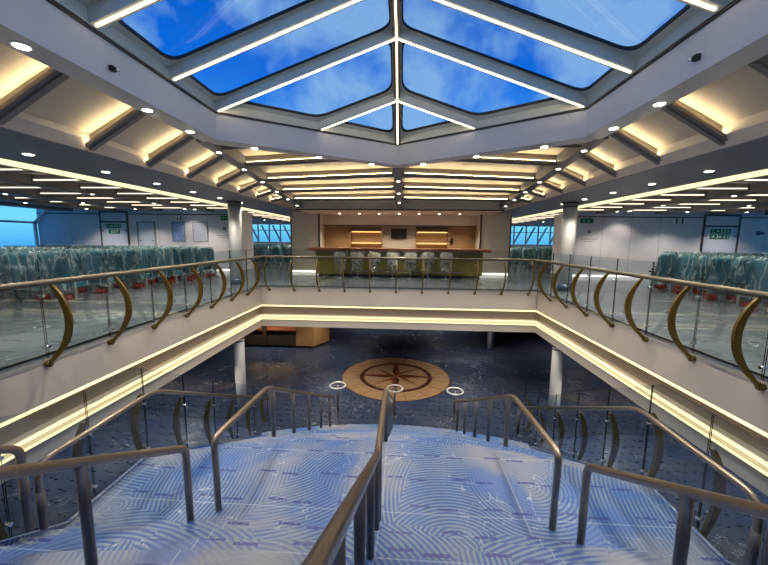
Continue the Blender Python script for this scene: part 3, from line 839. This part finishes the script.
# ------------------------------------------------------------------ staircase
SX = 3.97
prof = [(REAR + 5.5, 0.)]
nr = 13
y = Y0; prof = [(-.9, 0.0), (Y0, 0.0)]
for k in range(nr):
    prof.append((y, -(k + 1) * .15)); y = Y0 + (k + 1) * (Y1 - Y0) / nr; prof.append((y if k < nr - 1 else Y2, -(k + 1) * .15))
nr2 = 15; y = Y2
for k in range(nr2):
    prof.append((y, LAND - (k + 1) * .15)); y = Y2 + (k + 1) * (Y3 - Y2) / nr2
    if k < nr2 - 1: prof.append((y, LAND - (k + 1) * .15))
prof.append((Y3 + .2, LOW + .004)); 
# remove duplicate consecutive points
pp = []
for p in prof:
    if not pp or (abs(p[0] - pp[-1][0]) + abs(p[1] - pp[-1][1])) > 1e-5: pp.append(p)
prof = pp
stair = empty('staircase', (0, 2, -1), 'wide two flight staircase covered in blue wave carpet under printed clear film', 'staircase')
def bow(x, y):   # the treads bow outwards in the middle of the stair
    c = .40 * max(0, y - Y0) / (Y1 - Y0) if y < Y1 + .01 else .40 + .34 * min(1, (y - Y1) / (Y2 - Y1))
    return y - c * (x / SX) ** 2
def stair_mesh(x0, x1, dz=0.):
    bm = bmesh.new(); NX = 20
    cols = [[bm.verts.new((x0 + (x1 - x0) * k / NX, bow(x0 + (x1 - x0) * k / NX, y), z + dz)) for y, z in prof] for k in range(NX + 1)]
    for k in range(NX):
        for i in range(len(prof) - 1): bm.faces.new((cols[k][i], cols[k][i + 1], cols[k + 1][i + 1], cols[k + 1][i]))
    return bm
bm = stair_mesh(-SX, SX)
r = bmesh.ops.extrude_face_region(bm, geom=list(bm.faces)); bmesh.ops.translate(bm, verts=[v for v in r['geom'] if isinstance(v, bmesh.types.BMVert)], vec=(0, 0, -.03))
obj('carpet', bm, 'stair', stair)
for s in (-1, 1):
    pts = [(-.9, .015), (Y0, .015), (Y1 - .40, LAND + .02), (Y2 - .74, LAND + .02), (Y3 - .74, LOW + .06), (Y3 - .74, LOW), (Y3 - 1.3, LOW), (Y2 - .74, LAND - .4), (Y1 - .4, LAND - .4), (Y0, -.45), (-.9, -.45)]
    bm = bmesh.new(); prism(bm, [(s * SX, y, z) for y, z in pts], (s * .05, 0, 0)); obj('stringer', bm, 'stair', stair)
bm = bmesh.new(); prism(bm, [(-SX, y, z - .05) for y, z in ((-.9, -.04), (Y0 - .1, -.15), (Y1 - .45, LAND - .2), (Y2 - .8, LAND - .2), (Y3 - 1.4, LOW + .2), (Y3 - 1.5, LOW + .06), (Y2 - .8, LAND - .33), (Y1 - .45, LAND - .33), (Y0 - .1, -.4), (-.9, -.4))], (2 * SX, 0, 0)); obj('underside', bm, 'white', stair)

def ze(y):   # nosing height along the outer edge, where the bow sets the lower flight nearer
    if y < Y1: return max(LAND, zs(min(Y1, y * 1.1)))
    return zs(y + .74) if y > Y2 - .74 else LAND
# outer stair balustrades: glass, brackets outside, rails inside
for s in (-1, 1):
    t = empty('stair_balustrade', (s * 4.02, 4, LAND), 'glass stair balustrade on the %s edge of the stairs with brackets outside' % SIDE[s], 'balustrade', 'outer stair balustrades')
    xg = s * (SX + .08)
    ys = [.1, 1.1, 2.1, 3.12, 4.12, 5.12, 6.12, 7.12, 8.12, 9.12, 10.1]
    top = lambda y: ze(y) + (1.34 + .23 * min(1, max(0, y / 2.))) 
    def gt(y):
        if y <= 3.6: return max(LAND + 1.57, ze(y) + 1.40)
        return top(y) if y > Y2 - .8 else LAND + 1.57
    for a_, b_ in zip(ys[:-1], ys[1:]):
        cuts = [a_ + .01] + [v for v in (Y0, Y1 - .4, Y2 - .74) if a_ < v < b_] + [b_ - .01]
        # one panel, possibly with a knee
        n_ = .007; bm = bmesh.new()
        lo = [(v, ze(v) - .22) for v in cuts]; hi = [(v, gt(v)) for v in cuts][::-1]
        pts = lo + hi
        A1 = [bm.verts.new((xg - n_, v, z)) for v, z in pts]; B1 = [bm.verts.new((xg + n_, v, z)) for v, z in pts]
        bm.faces.new(A1); bm.faces.new(B1[::-1]); m_ = len(pts)
        for i in range(m_): bm.faces.new((A1[i], B1[i], B1[(i + 1) % m_], A1[(i + 1) % m_])).material_index = 1
        obj('glass_panel', bm, ['glass', 'gedge'], t)
    for y in ys:
        z = ze(y)
        b = obj('bracket', bracket_bm((xg, y, z), (s, 0, 0), (0, 1, 0), p0=(.05, 1.12), p1=(.36, .5), p2=(.03, -.18), w1=.11, th=.05), 'gold', t)
        for zz in (.16, .95): obj('glass_clamp', clamp_bm((xg, y, z + zz), (s, 0, 0)), 'chrome', b)

def rail(name, pts, posts, label, r=.043, pr=.042, group='stair handrails', fr=.14):
    base = posts[0]
    t = empty(name, (base[0], base[1], base[2]), label, 'handrail', group)
    bm = bmesh.new(); tube(bm, fillet(pts, fr), r, 16); obj('top_rail', bm, 'steel', t)
    for x, y, z0, z1 in posts:
        bm = bmesh.new(); cyl(bm, x, y, z0, z1, pr, 16); obj('post', bm, 'steel_post', t)
    return t
def f1(y): return zs(y) + 1.07      # handrail height over the upper flight
RH = LAND + 1.05
for s in (-1, 1):
    # inner rail of the upper flight, ends in a post standing on the landing
    x = s * 2.38
    rail('stair_handrail', [(x, -.7, 1.12), (x, .15, 1.12), (x, 3.70, -.86), (x, 3.70, LAND)],
         [(x, 3.70, LAND, -1.0)] + [(x, y, zs(y), 1.12 - max(0, y - .15) * .5574 - .02) for y in (2.42, 1.2, .1)], 'steel handrail down the upper flight, between centre and %s edge' % SIDE[s], fr=.12)
    # inner rail of landing and lower flight
    px = lambda y: s * (2.2 - .055 * max(0, y - Y2))
    zr = lambda y: RH - .06 - (y - 5.75) * .527
    rail('stair_handrail', [(px(4), 4.02, LAND), (px(4), 4.0, -.91), (px(5.7), 5.72, -1.0), (px(10.35), 10.35, -3.42)],
         [(px(y), y, zs(y), (zr(y) if y > 5.75 else -.93) - .02) for y in (5.95, 6.95, 7.95, 8.95, 9.85)], 'steel handrail from the landing down the lower flight, between centre and %s edge' % SIDE[s], fr=.16)
    # outer rails just inside the glass
    x = s * 3.86
    rail('stair_handrail', [(x, -.7, 1.12), (x, .15, 1.12), (x, 3.16, -.58), (x, 3.16, zs(3.2) - .05)],
         [(x, 3.16, zs(3.2) - .05, -.8)] + [(x, y, zs(y), 1.12 - max(0, y - .15) * .565 - .02) for y in (1.2, .1)], 'steel handrail of the upper flight beside the %s glass' % SIDE[s], r=.04, fr=.1)
    rail('stair_handrail', [(x, 3.30, zs(3.4) - .05), (x, 3.30, -.86), (x, 5.1, -.83), (x - s * .02, 10.2, -3.47)],
         [(x, 3.30, zs(3.4) - .05, -1.2)] + [(x, 10.0, LOW, -3.4)], 'steel handrail of landing and lower flight beside the %s glass' % SIDE[s], r=.036, fr=.22)
x = -.035
rail('stair_handrail', [(x, -.7, 1.06), (x, .15, 1.06), (x, 3.78, -.88), (x, 3.84, -.905), (x, 5.75, -.98), (x, 10.3, -3.40)],
     [(x, y, zs(y), 1.06 - max(0, y - .15) * .5344 - .02) for y in (1.3, 2.1, 2.9, 3.62)] + [(x, 4.0, LAND, -.93), (x, 5.95, zs(5.95), -1.1), (x, 6.95, zs(6.95), -1.6), (x, 7.95, zs(7.95), -2.15), (x, 8.95, zs(8.95), -2.7), (x, 9.85, zs(9.85), -3.15)],
     'long centre steel handrail dividing the staircase', r=.045, fr=.12)
for s, x, y, lab in ((-1, -1.9, 10.78, 'left'), (0, .03, 10.7, 'centre'), (1, 2.0, 10.65, 'right')):
    t = empty('ring_post', (x, y, LOW), 'short post with flat steel ring, %s one at the foot of the stairs' % lab, 'post', 'ring posts at the stair foot')
    bm = bmesh.new(); cyl(bm, x, y, LOW, LOW + 1.0, .035, 14); cyl(bm, x, y, LOW, LOW + .02, .08, 16); obj('post', bm, 'steel_post', t)
    bm = bmesh.new(); tube(bm, [(x + .26 * math.cos(a * PI / 18), y + .26 * math.sin(a * PI / 18), LOW + 1.0) for a in range(36)], .024, 10, True); obj('ring', bm, 'legw', t)
    bm = bmesh.new(); tube(bm, [(x - .26, y, LOW + 1.0), (x + .26, y, LOW + 1.0)], .012, 8); obj('cross_bar', bm, 'chrome', t)

# ------------------------------------------------------------------ compass inlay
CX, CY, CR = 0., 14.09, 2.29
t = empty('compass_rose', (CX, CY, LOW), 'round wooden compass rose inlaid in the lower lobby floor', 'floor inlay')
def disc(bm, r0, r1, z0, z1, seg=72):
    for k in range(seg):
        a, b = 2 * PI * k / seg, 2 * PI * (k + 1) / seg
        P = lambda r, an, z: (CX + r * math.cos(an), CY + r * math.sin(an), z)
        if r0 <= 0: bm.faces.new([bm.verts.new(p) for p in (P(r1, a, z1), P(r1, b, z1), (CX, CY, z1))])
        else: bm.faces.new([bm.verts.new(p) for p in (P(r0, a, z1), P(r1, a, z1), P(r1, b, z1), P(r0, b, z1))])
        bm.faces.new([bm.verts.new(p) for p in (P(r1, a, z0), P(r1, b, z0), P(r1, b, z1), P(r1, a, z1))])
bm = bmesh.new(); disc(bm, 0, CR, LOW, LOW + .006); obj('wood_disc', bm, 'inlay', t)
bm = bmesh.new(); disc(bm, CR, CR + .035, LOW, LOW + .012); obj('rim', bm, 'inlay_d', t)
bm = bmesh.new(); disc(bm, CR * .60, CR * .68, LOW + .006, LOW + .010); obj('dark_ring', bm, 'inlay_d', t)
bm = bmesh.new()
for k in range(16):
    a = 2 * PI * k / 16 + PI / 16; r = CR * .86
    prism(bm, [(CX + CR * .72 * math.cos(a - .01), CY + CR * .72 * math.sin(a - .01), LOW + .006), (CX + CR * .97 * math.cos(a - .006), CY + CR * .97 * math.sin(a - .006), LOW + .006), (CX + CR * .97 * math.cos(a + .006), CY + CR * .97 * math.sin(a + .006), LOW + .006), (CX + CR * .72 * math.cos(a + .01), CY + CR * .72 * math.sin(a + .01), LOW + .006)], (0, 0, .003))
obj('tick_mark', bm, 'inlay_m', t)
for k in range(8):
    a = PI / 2 + k * PI / 4; R = CR * (.78 if k % 2 == 0 else .60); w = .13 if k % 2 == 0 else .10; r = CR * .19
    tip = Vector((CX + R * math.cos(a), CY + R * math.sin(a), LOW + .011)); c = Vector((CX, CY, LOW + .011))
    for sg, mt in ((1, 'inlay_d'), (-1, 'inlay_m')):
        side = Vector((CX + r * math.cos(a + sg * PI / 8), CY + r * math.sin(a + sg * PI / 8), LOW + .011))
        bm = bmesh.new(); prism(bm, [c, tip, side] if sg > 0 else [c, side, tip], (0, 0, .002 + .0005 * (k % 2 == 0))); obj('star_point', bm, mt if k % 2 == 0 else ('inlay_m' if sg > 0 else 'inlay'), t)

# ------------------------------------------------------------------ reception desk on the lower floor
t = empty('reception_desk', (-7, 17.6, LOW), 'reception counter with amber lit top on the lower floor at the back left', 'reception desk')
bx('counter_front', (-8.9, -5.5, 17.5, 18.2, LOW + .12, -3.25), 'darkbrown', t)
bx('kick_base', (-8.9, -4.6, 17.56, 18.2, LOW, LOW + .12), 'black', t)
bx('counter_top', (-8.95, -5.5, 17.42, 18.3, -3.25, -3.18), 'wood', t)
bx('back_cabinet', (-8.9, -5.5, 19.0, 19.3, LOW, -2.3), 'amber', t)
bx('light_strip', (-8.8, -5.6, 18.93, 18.98, -2.5, -2.44), 'led_warm', t)
bm = bmesh.new(); prism(bm, [(-5.5, 17.5, LOW + .12), (-4.5, 17.5, LOW + .12), (-3.9, 18.6, LOW + .12), (-5.5, 18.6, LOW + .12)], (0, 0, 1.3)); obj('end_block', bm, 'brown', t)
for x in (-8.6, -7.2):
    bx('counter_post', (x - .12, x + .12, 17.38, 17.5, LOW + .1, -2.6), 'darkbrown', t)

# ------------------------------------------------------------------ doors, signs, posters on the cross walls
def door(n, x0, x1, z1, transom, framemat='dark'):
    t = empty('door_%d' % n, ((x0 + x1) / 2, WY, 0), kind='structure')
    bm = bmesh.new(); f = .07
    box(bm, x0 - f, x0, WY - .05, WY, 0, z1 + f); box(bm, x1, x1 + f, WY - .05, WY, 0, z1 + f); box(bm, x0, x1, WY - .05, WY, z1, z1 + f)
    if transom: box(bm, x0, x1, WY - .05, WY, transom, transom + .08)
    obj('door_frame', bm, framemat, t)
    bm = bmesh.new(); box(bm, x0, x1, WY - .025, WY - .001, 0, z1); obj('door_leaf', bm, 'doorw', t)
    if transom:
        bm = bmesh.new(); box(bm, x0 + .3, x1 - .3, WY - .03, WY - .025, transom + .3, transom + .315); box(bm, x0 + .45, x1 - .45, WY - .03, WY - .025, transom + .2, transom + .212); obj('small_print', bm, 'joint', t)
    bm = bmesh.new()
    for x in (x0 + .08, x1 - .08): box(bm, x - .03, x + .03, WY - .05, WY - .025, 1.98 if z1 > 2.5 else 1.5, 2.04 if z1 > 2.5 else 1.56)
    obj('door_fitting', bm, 'dark', t)
    return t
door(1, -15.22, -13.85, 2.92, 2.42)['label'] = 'white door with dark frame and green signs on the left wall'
door(2, -13.25, -12.42, 2.42, None, 'joint')['label'] = 'plain white door with grey frame on the left wall'
door(3, 14.15, 15.62, 2.92, 2.42)['label'] = 'white door with dark frame and green signs on the right wall'

def sign_plate(name, x0, x1, z0, z1, label, cat, mat='green', y=WY, th=.02):
    t = empty(name, ((x0 + x1) / 2, y, (z0 + z1) / 2), label, cat)
    bx('plate', (x0, x1, y - th, y - .0, z0, z1), mat, t)
    return t
def text(parent, s, x, y, z, size, mat='whitepaint', name='lettering'):
    c = bpy.data.curves.new(name, 'FONT'); c.body = s; c.size = size; c.extrude = .002; c.align_x = 'CENTER'; c.align_y = 'CENTER'
    tmp = bpy.data.objects.new(name, c); C.objects.link(tmp)
    bpy.context.view_layer.update()
    me = bpy.data.meshes.new_from_object(tmp.evaluated_get(bpy.context.evaluated_depsgraph_get())); bpy.data.objects.remove(tmp)
    o = bpy.data.objects.new(name, me); C.objects.link(o); me.materials.clear(); me.materials.append(M[mat]); o.parent = parent
    o.location = Vector((x, y, z)) - parent.location; o.rotation_euler = (PI / 2, 0, 0)
    return o
def picto(parent, x, y, z, h, kind):
    bm = bmesh.new()
    if kind == 'man':
        tube(bm, [(x, y, z + h * .38), (x, y - .004, z + h * .38)], h * .11, 12)
        beam(bm, (x, y, z - h * .05), (x + h * .06, y, z + h * .25), h * .16, .004, up=Vector((0, -1, 0)))
        beam(bm, (x, y, z - h * .05), (x + h * .22, y, z - h * .38), h * .09, .004, up=Vector((0, -1, 0)))
        beam(bm, (x, y, z - h * .05), (x - h * .2, y, z - h * .4), h * .09, .004, up=Vector((0, -1, 0)))
        beam(bm, (x + h * .04, y, z + h * .2), (x + h * .3, y, z + h * .05), h * .07, .004, up=Vector((0, -1, 0)))
    elif kind == 'arrow':
        beam(bm, (x - h * .35, y, z), (x + h * .3, y, z), h * .12, .004, up=Vector((0, -1, 0)))
        beam(bm, (x - h * .38, y, z), (x - h * .1, y, z + h * .28), h * .12, .004, up=Vector((0, -1, 0)))
        beam(bm, (x - h * .38, y, z), (x - h * .1, y, z - h * .28), h * .12, .004, up=Vector((0, -1, 0)))
    return obj('pictogram', bm, 'whitepaint', parent)
yl = WY - .026
t = sign_plate('evacuation_sign', -14.96, -14.16, 2.14, 2.36, 'upper green sign with white symbols on the framed left door', 'sign', y=yl)
text(t, 'L C', -14.77, yl - .022, 2.25, .17)
for i, k in enumerate(('arrow', 'man', 'man', 'man')): picto(t, -14.6 + .13 * i, yl - .022, 2.25, .17, k)
t = sign_plate('evacuation_sign', -14.84, -14.24, 1.86, 2.08, 'lower green sign with white letters on the framed left door', 'sign', y=yl)
text(t, 'EXIT', -14.50, yl - .022, 1.97, .2); 
t = sign_plate('evacuation_sign', 14.42, 15.30, 2.12, 2.34, 'upper green sign with white symbols on the framed right door', 'sign', y=yl)
text(t, 'L', 14.55, yl - .022, 2.23, .19)
for i, k in enumerate(('arrow', 'man', 'man', 'man')): picto(t, 14.76 + .14 * i, yl - .022, 2.23, .18, k)
t = sign_plate('evacuation_sign', 14.42, 15.28, 1.86, 2.09, 'lower green sign with white symbols on the framed right door', 'sign', y=yl)
text(t, 'A', 14.56, yl - .022, 1.975, .19)
for i, k in enumerate(('man', 'arrow', 'man', 'man')): picto(t, 14.74 + .15 * i, yl - .022, 1.975, .18, k)
t = sign_plate('exit_sign', -8.92, -8.42, 2.58, 2.80, 'small green exit sign on the left wall beside the column', 'sign')
picto(t, -8.8, WY - .022, 2.69, .16, 'man'); picto(t, -8.6, WY - .022, 2.69, .16, 'arrow')
t = sign_plate('exit_sign', 8.55, 9.15, 2.56, 2.78, 'small green exit sign on the right wall beside the column', 'sign')
picto(t, 8.7, WY - .022, 2.67, .16, 'man'); picto(t, 8.95, WY - .022, 2.67, .16, 'arrow')
def poster(x0, x1, z0, z1, mat, label):
    t = empty('poster', ((x0 + x1) / 2, WY, (z0 + z1) / 2), label, 'poster')
    bm = bmesh.new(); f = .035
    for a in ((x0, x1, z0, z0 + f), (x0, x1, z1 - f, z1), (x0, x0 + f, z0 + f, z1 - f), (x1 - f, x1, z0 + f, z1 - f)): box(bm, a[0], a[1], WY - .03, WY - .001, a[2], a[3])
    obj('frame', bm, 'joint', t); bx('sheet', (x0 + f, x1 - f, WY - .016, WY - .002, z0 + f, z1 - f), mat, t)
poster(-11.5, -10.80, 1.5, 2.5, 'paper2', 'framed blue plan poster, left one of the pair on the left wall')
poster(-10.4, -9.62, 1.5, 2.5, 'paper', 'framed pale lilac poster, right one of the pair on the left wall')
t = empty('pictogram_sign', (-11.15, WY, 2.66), 'small black figure sign above the blue plan poster', 'sign')
bx('plate', (-11.28, -11.06, WY - .012, WY - .001, 2.56, 2.76), 'whitepaint', t); bm = bmesh.new(); box(bm, -11.20, -11.14, WY - .016, WY - .012, 2.59, 2.70); obj('figure', bm, 'black', t)
bx('bar', (-11.02, -10.97, WY - .012, WY - .001, 2.56, 2.76), 'dark', t)
t = empty('pictogram_sign', (13., WY, 2.7), 'pair of small dark figures high on the right wall beside the door', 'sign')
for x in (12.86, 13.12): bx('figure', (x, x + .07, WY - .012, WY - .001, 2.56, 2.82), 'dark', t); bx('backing', (x - .12, x, WY - .01, WY - .001, 2.56, 2.82), 'whitepaint', t)
t = empty('round_sign', (16.6, WY, 2.2), 'small round purple sign right of the framed right door', 'sign')
bm = bmesh.new(); tube(bm, [(16.55, WY, 2.16), (16.55, WY - .02, 2.16)], .11, 20); obj('disc', bm, 'purple', t)
bx('arrow_mark', (16.58, 16.80, WY - .018, WY - .001, 2.10, 2.22), 'purple', t)
for s, x in ((-1, -8.75), (1, 9.0)):
    t = empty('wall_lettering', (x, WY, 2), 'faint two line lettering and small emblem on the %s wall below the exit sign' % SIDE[s], 'lettering')
    bx('emblem', (x - .07, x + .07, WY - .01, WY - .001, 2.1, 2.24), 'joint', t)
    bx('text_line', (x - .4, x + .4, WY - .006, WY - .001, 1.80, 1.83), 'joint', t); bx('text_line', (x - .22, x + .22, WY - .006, WY - .001, 1.70, 1.72), 'joint', t)

# ------------------------------------------------------------------ seats under plastic
def seat_proto():
    t = empty('lounge_seat', (0, 0, 0), '', 'seat')
    # front is +Y, the back panel faces the stairs (-Y)
    bm = bmesh.new()
    g = []
    for z, y, th, w in ((.42, -.20, .10, .25), (.55, -.23, .12, .265), (.8, -.25, .13, .27), (1.02, -.28, .12, .27), (1.18, -.30, .11, .255), (1.27, -.31, .07, .22)):
        g.append([bm.verts.new((x, yy, z)) for x, yy in ((-w, y + .01), (-w * .6, y - .03), (w * .6, y - .03), (w, y + .01), (w, y + th), (-w, y + th))])
    for i in range(len(g) - 1):
        for k in range(6): bm.faces.new((g[i][k], g[i][(k + 1) % 6], g[i + 1][(k + 1) % 6], g[i + 1][k])).smooth = True
    bm.faces.new(g[0][::-1]); bm.faces.new(g[-1])
    obj('backrest', bm, 'teal', t)
    bm = bmesh.new(); box(bm, -.24, .24, -.16, .32, .34, .47); obj('seat_cushion', bm, 'teal', t, bevel=.035)
    for s in (-1, 1):
        bm = bmesh.new(); box(bm, s * .27 - .025, s * .27 + .025, -.18, .2, .60, .66); box(bm, s * .27 - .02, s * .27 + .02, -.16, -.06, .36, .6); obj('armrest', bm, 'teal_dark', t, bevel=.008)
    for s in (-1, 1):
        bm = bmesh.new(); box(bm, s * .2 - .02, s * .2 + .02, -.02, .06, 0, .34); box(bm, s * .2 - .03, s * .2 + .03, -.2, .24, 0, .03); obj('leg', bm, 'legm', t)
    # loose film: wrinkled shell hanging over the back
    rnd = random.Random(11); bm = bmesh.new(); per = []
    nseg = 40; g = []
    for z in [.30, .38, .48, .6, .72, .84, .96, 1.08, 1.18, 1.27, 1.32]:
        r = []
        w = .275 - .02 * (z > 1.2) - .05 * (z > 1.3) + .02 * (z < .5); y0 = -.36 + .02 * (z > 1.3); y1 = -.10 if z > .7 else .12
        for k in range(nseg):
            a = 2 * PI * k / nseg; ca, sa = math.cos(a), math.sin(a)
            x = w * math.copysign(abs(ca) ** .45, ca); yy = (y0 + y1) / 2 + (y1 - y0) / 2 * math.copysign(abs(sa) ** .45, sa)
            am = .004
            r.append(bm.verts.new((x + rnd.uniform(-am, am), yy + rnd.uniform(-am, am) - .014 * math.sin(k * .9 + z * 4) - .01 * math.sin(k * .37 - z * 11), z + rnd.uniform(-.006, .006))))
        g.append(r)
    for i in range(len(g) - 1):
        for k in range(nseg): bm.faces.new((g[i][k], g[i][(k + 1) % nseg], g[i + 1][(k + 1) % nseg], g[i + 1][k])).smooth = True
    bm.faces.new(g[-1])
    tag(obj('plastic_cover', bm, 'film', t), 'crinkled clear plastic cover', None)
    return t
SEAT = seat_proto(); used = [False]
def life_jacket():
    t = empty('life_jacket', (0, 0, 0), '', 'life jacket')
    bm = bmesh.new(); rnd = random.Random(5)
    for dx in (-.078, .078):
        g = bmesh.ops.create_cube(bm, size=1, matrix=Matrix.Translation((dx, 0, .09)) @ Matrix.Diagonal((.145, .24, .15, 1)))
    obj('foam_panel', bm, 'red', t, bevel=.035)
    bm = bmesh.new(); box(bm, -.15, .15, -.02, .02, .155, .175); obj('strap', bm, 'dark', t, bevel=.004)
    return t
LJ = life_jacket(); usedlj = [False]
def place_seat(x, y, label, group, jacket=None, far=False):
    if not used[0]: o = SEAT; used[0] = True
    else: o = copy_tree(SEAT)
    o.location = (x, y, 0); o.rotation_euler.z = random.uniform(-.03, .03); o['label'] = label; o['group'] = group
    if jacket:
        j = LJ if not usedlj[0] else copy_tree(LJ); usedlj[0] = True
        j.location = (x, y - .02, 0.0); j.rotation_euler.z = random.uniform(-.06, .06); tag(j, jacket, 'life jacket', 'life jackets under the seats')
PIT = .66
lrows = [(8.45, -8.72), (9.6, -8.8), (10.75, -8.55), (11.9, -8.3), (13.0, -8.2), (14.1, -8.05), (15.2, -9.3)]
for r_, (y, xe) in enumerate(lrows):
    n_ = 0; x = xe
    lim = -1.24 * y - .3
    while x > max(lim, -17.6) and n_ < 12:
        place_seat(x, y, 'plastic wrapped teal seat, left deck, %s row back, %s seat out from the aisle' % (ORD[r_], ORD[n_]), 'wrapped seats on the left deck',
                   'orange red life jacket under the %s seat from the aisle, %s left row' % (ORD[n_], ORD[r_]) if n_ < 2 and r_ < 6 else None)
        x -= PIT; n_ += 1
rrows = [(9.35, 9.35), (10.5, 9.35), (11.65, 9.35), (12.8, 9.6), (13.95, 10.5), (15.1, 11.4)]
for r_, (y, xe) in enumerate(rrows):
    n_ = 0; x = xe
    while x < 1.17 * y + .3 and n_ < 12:
        place_seat(x, y, 'plastic wrapped teal seat, right deck, %s row back, %s seat out from the aisle' % (ORD[r_], ORD[n_]), 'wrapped seats on the right deck',
                   'orange red life jacket under the %s seat from the aisle, %s right row' % (ORD[n_], ORD[r_]) if n_ < 2 and r_ < 4 else None)
        x += PIT; n_ += 1
for s in (-1, 1):
    for r_, y in enumerate((19.6, 21.4, 23.2, 25.)):
        n_ = 0; x = y * .325 + .1
        while x < y * .5 + .2:
            place_seat(s * x, y, 'far teal seat in the %s passage, %s row, %s seat outward' % (SIDE[s], ORD[r_], ORD[n_]), 'seats beyond the %s passage' % SIDE[s])
            x += PIT + .04; n_ += 1

for o in list(S.objects):
    if o.parent is None and (o == sk or o.get('label', '').startswith(('coffered', 'sloping', 'pale grey pointed')) or (o.name.startswith(('downlight', 'ceiling_detector')) and abs(o.location.x) < 4.4 and o.location.z > 2.95 and o.location.y < 14.3)): o.location.x += .05
# ------------------------------------------------------------------ world
wd = bpy.data.worlds.new('sky'); S.world = wd; wd.use_nodes = True; nt = wd.node_tree; nt.nodes.clear()
out = N(nt, 'ShaderNodeOutputWorld'); bg = N(nt, 'ShaderNodeBackground'); tc = N(nt, 'ShaderNodeTexCoord')
sx = N(nt, 'ShaderNodeSeparateXYZ'); nt.links.new(tc.outputs['Generated'], sx.inputs[0])
cr = N(nt, 'ShaderNodeValToRGB'); el = cr.color_ramp.elements
el[0].position = 0; el[0].color = (.02, .16, .42, 1); el[1].position = 1; el[1].color = (.001, .05, .30, 1)
for p, c in ((.48, (.03, .30, .75)), (.52, (.22, .72, 1.0)), (.60, (.045, .33, .85)), (.70, (.003, .14, .66)), (.82, (.001, .085, .45))):
    e = el.new(p); e.color = (*c, 1)
zz = math_node(nt, 'MULTIPLY_ADD', sx.outputs[2], .5, .5); nt.links.new(zz, cr.inputs[0])
# puffy clouds
nz = N(nt, 'ShaderNodeTexNoise'); nz.inputs['Scale'].default_value = 3.9; nz.inputs['Detail'].default_value = 8; nz.inputs['Roughness'].default_value = .55; nz.inputs['Distortion'].default_value = .25
nt.links.new(tc.outputs['Generated'], nz.inputs['Vector'])
c2 = N(nt, 'ShaderNodeValToRGB'); c2.color_ramp.elements[0].position = .46; c2.color_ramp.elements[1].position = .60; c2.color_ramp.elements[1].color = (.85, .85, .85, 1)
nt.links.new(nz.outputs['Fac'], c2.inputs[0])
up = math_node(nt, 'GREATER_THAN', sx.outputs[2], .1)
cf = math_node(nt, 'MULTIPLY', c2.outputs[0], up)
col = mixc(nt, cf, cr.outputs[0], (.24, .45, .70))
nt.links.new(col, bg.inputs[0]); bg.inputs[1].default_value = .66; nt.links.new(bg.outputs[0], out.inputs[0])

# ------------------------------------------------------------------ camera
cd = bpy.data.cameras.new('camera'); cam = bpy.data.objects.new('camera', cd); C.objects.link(cam); S.camera = cam
F_, yaw, pitch, roll, cx, he = 337.991, -.056, -.126, .010, .235, 1.693
cd.sensor_width = 36; cd.lens = 36 * F_ / 768; cd.clip_start = .05; cd.clip_end = 500
fw = Vector((math.sin(yaw) * math.cos(pitch), math.cos(yaw) * math.cos(pitch), math.sin(pitch)))
rt = Vector((math.cos(yaw), -math.sin(yaw), 0)); upv = rt.cross(fw)
r2 = rt * math.cos(roll) + upv * math.sin(roll); u2 = -rt * math.sin(roll) + upv * math.cos(roll)
m = Matrix((r2, u2, -fw)).transposed().to_4x4(); m.translation = Vector((cx, 0, he)); cam.matrix_world = m

vs_ = S.view_settings; vs_.view_transform = 'Standard'; vs_.look = 'None'; vs_.gamma = 1; vs_.use_curve_mapping = False; vs_.exposure = .8
S.cycles.max_bounces = 8; S.cycles.transparent_max_bounces = 24; S.cycles.diffuse_bounces = 4; S.cycles.sample_clamp_indirect = 4.; S.cycles.caustics_reflective = False; S.cycles.caustics_refractive = False
S.cycles.use_denoising = True
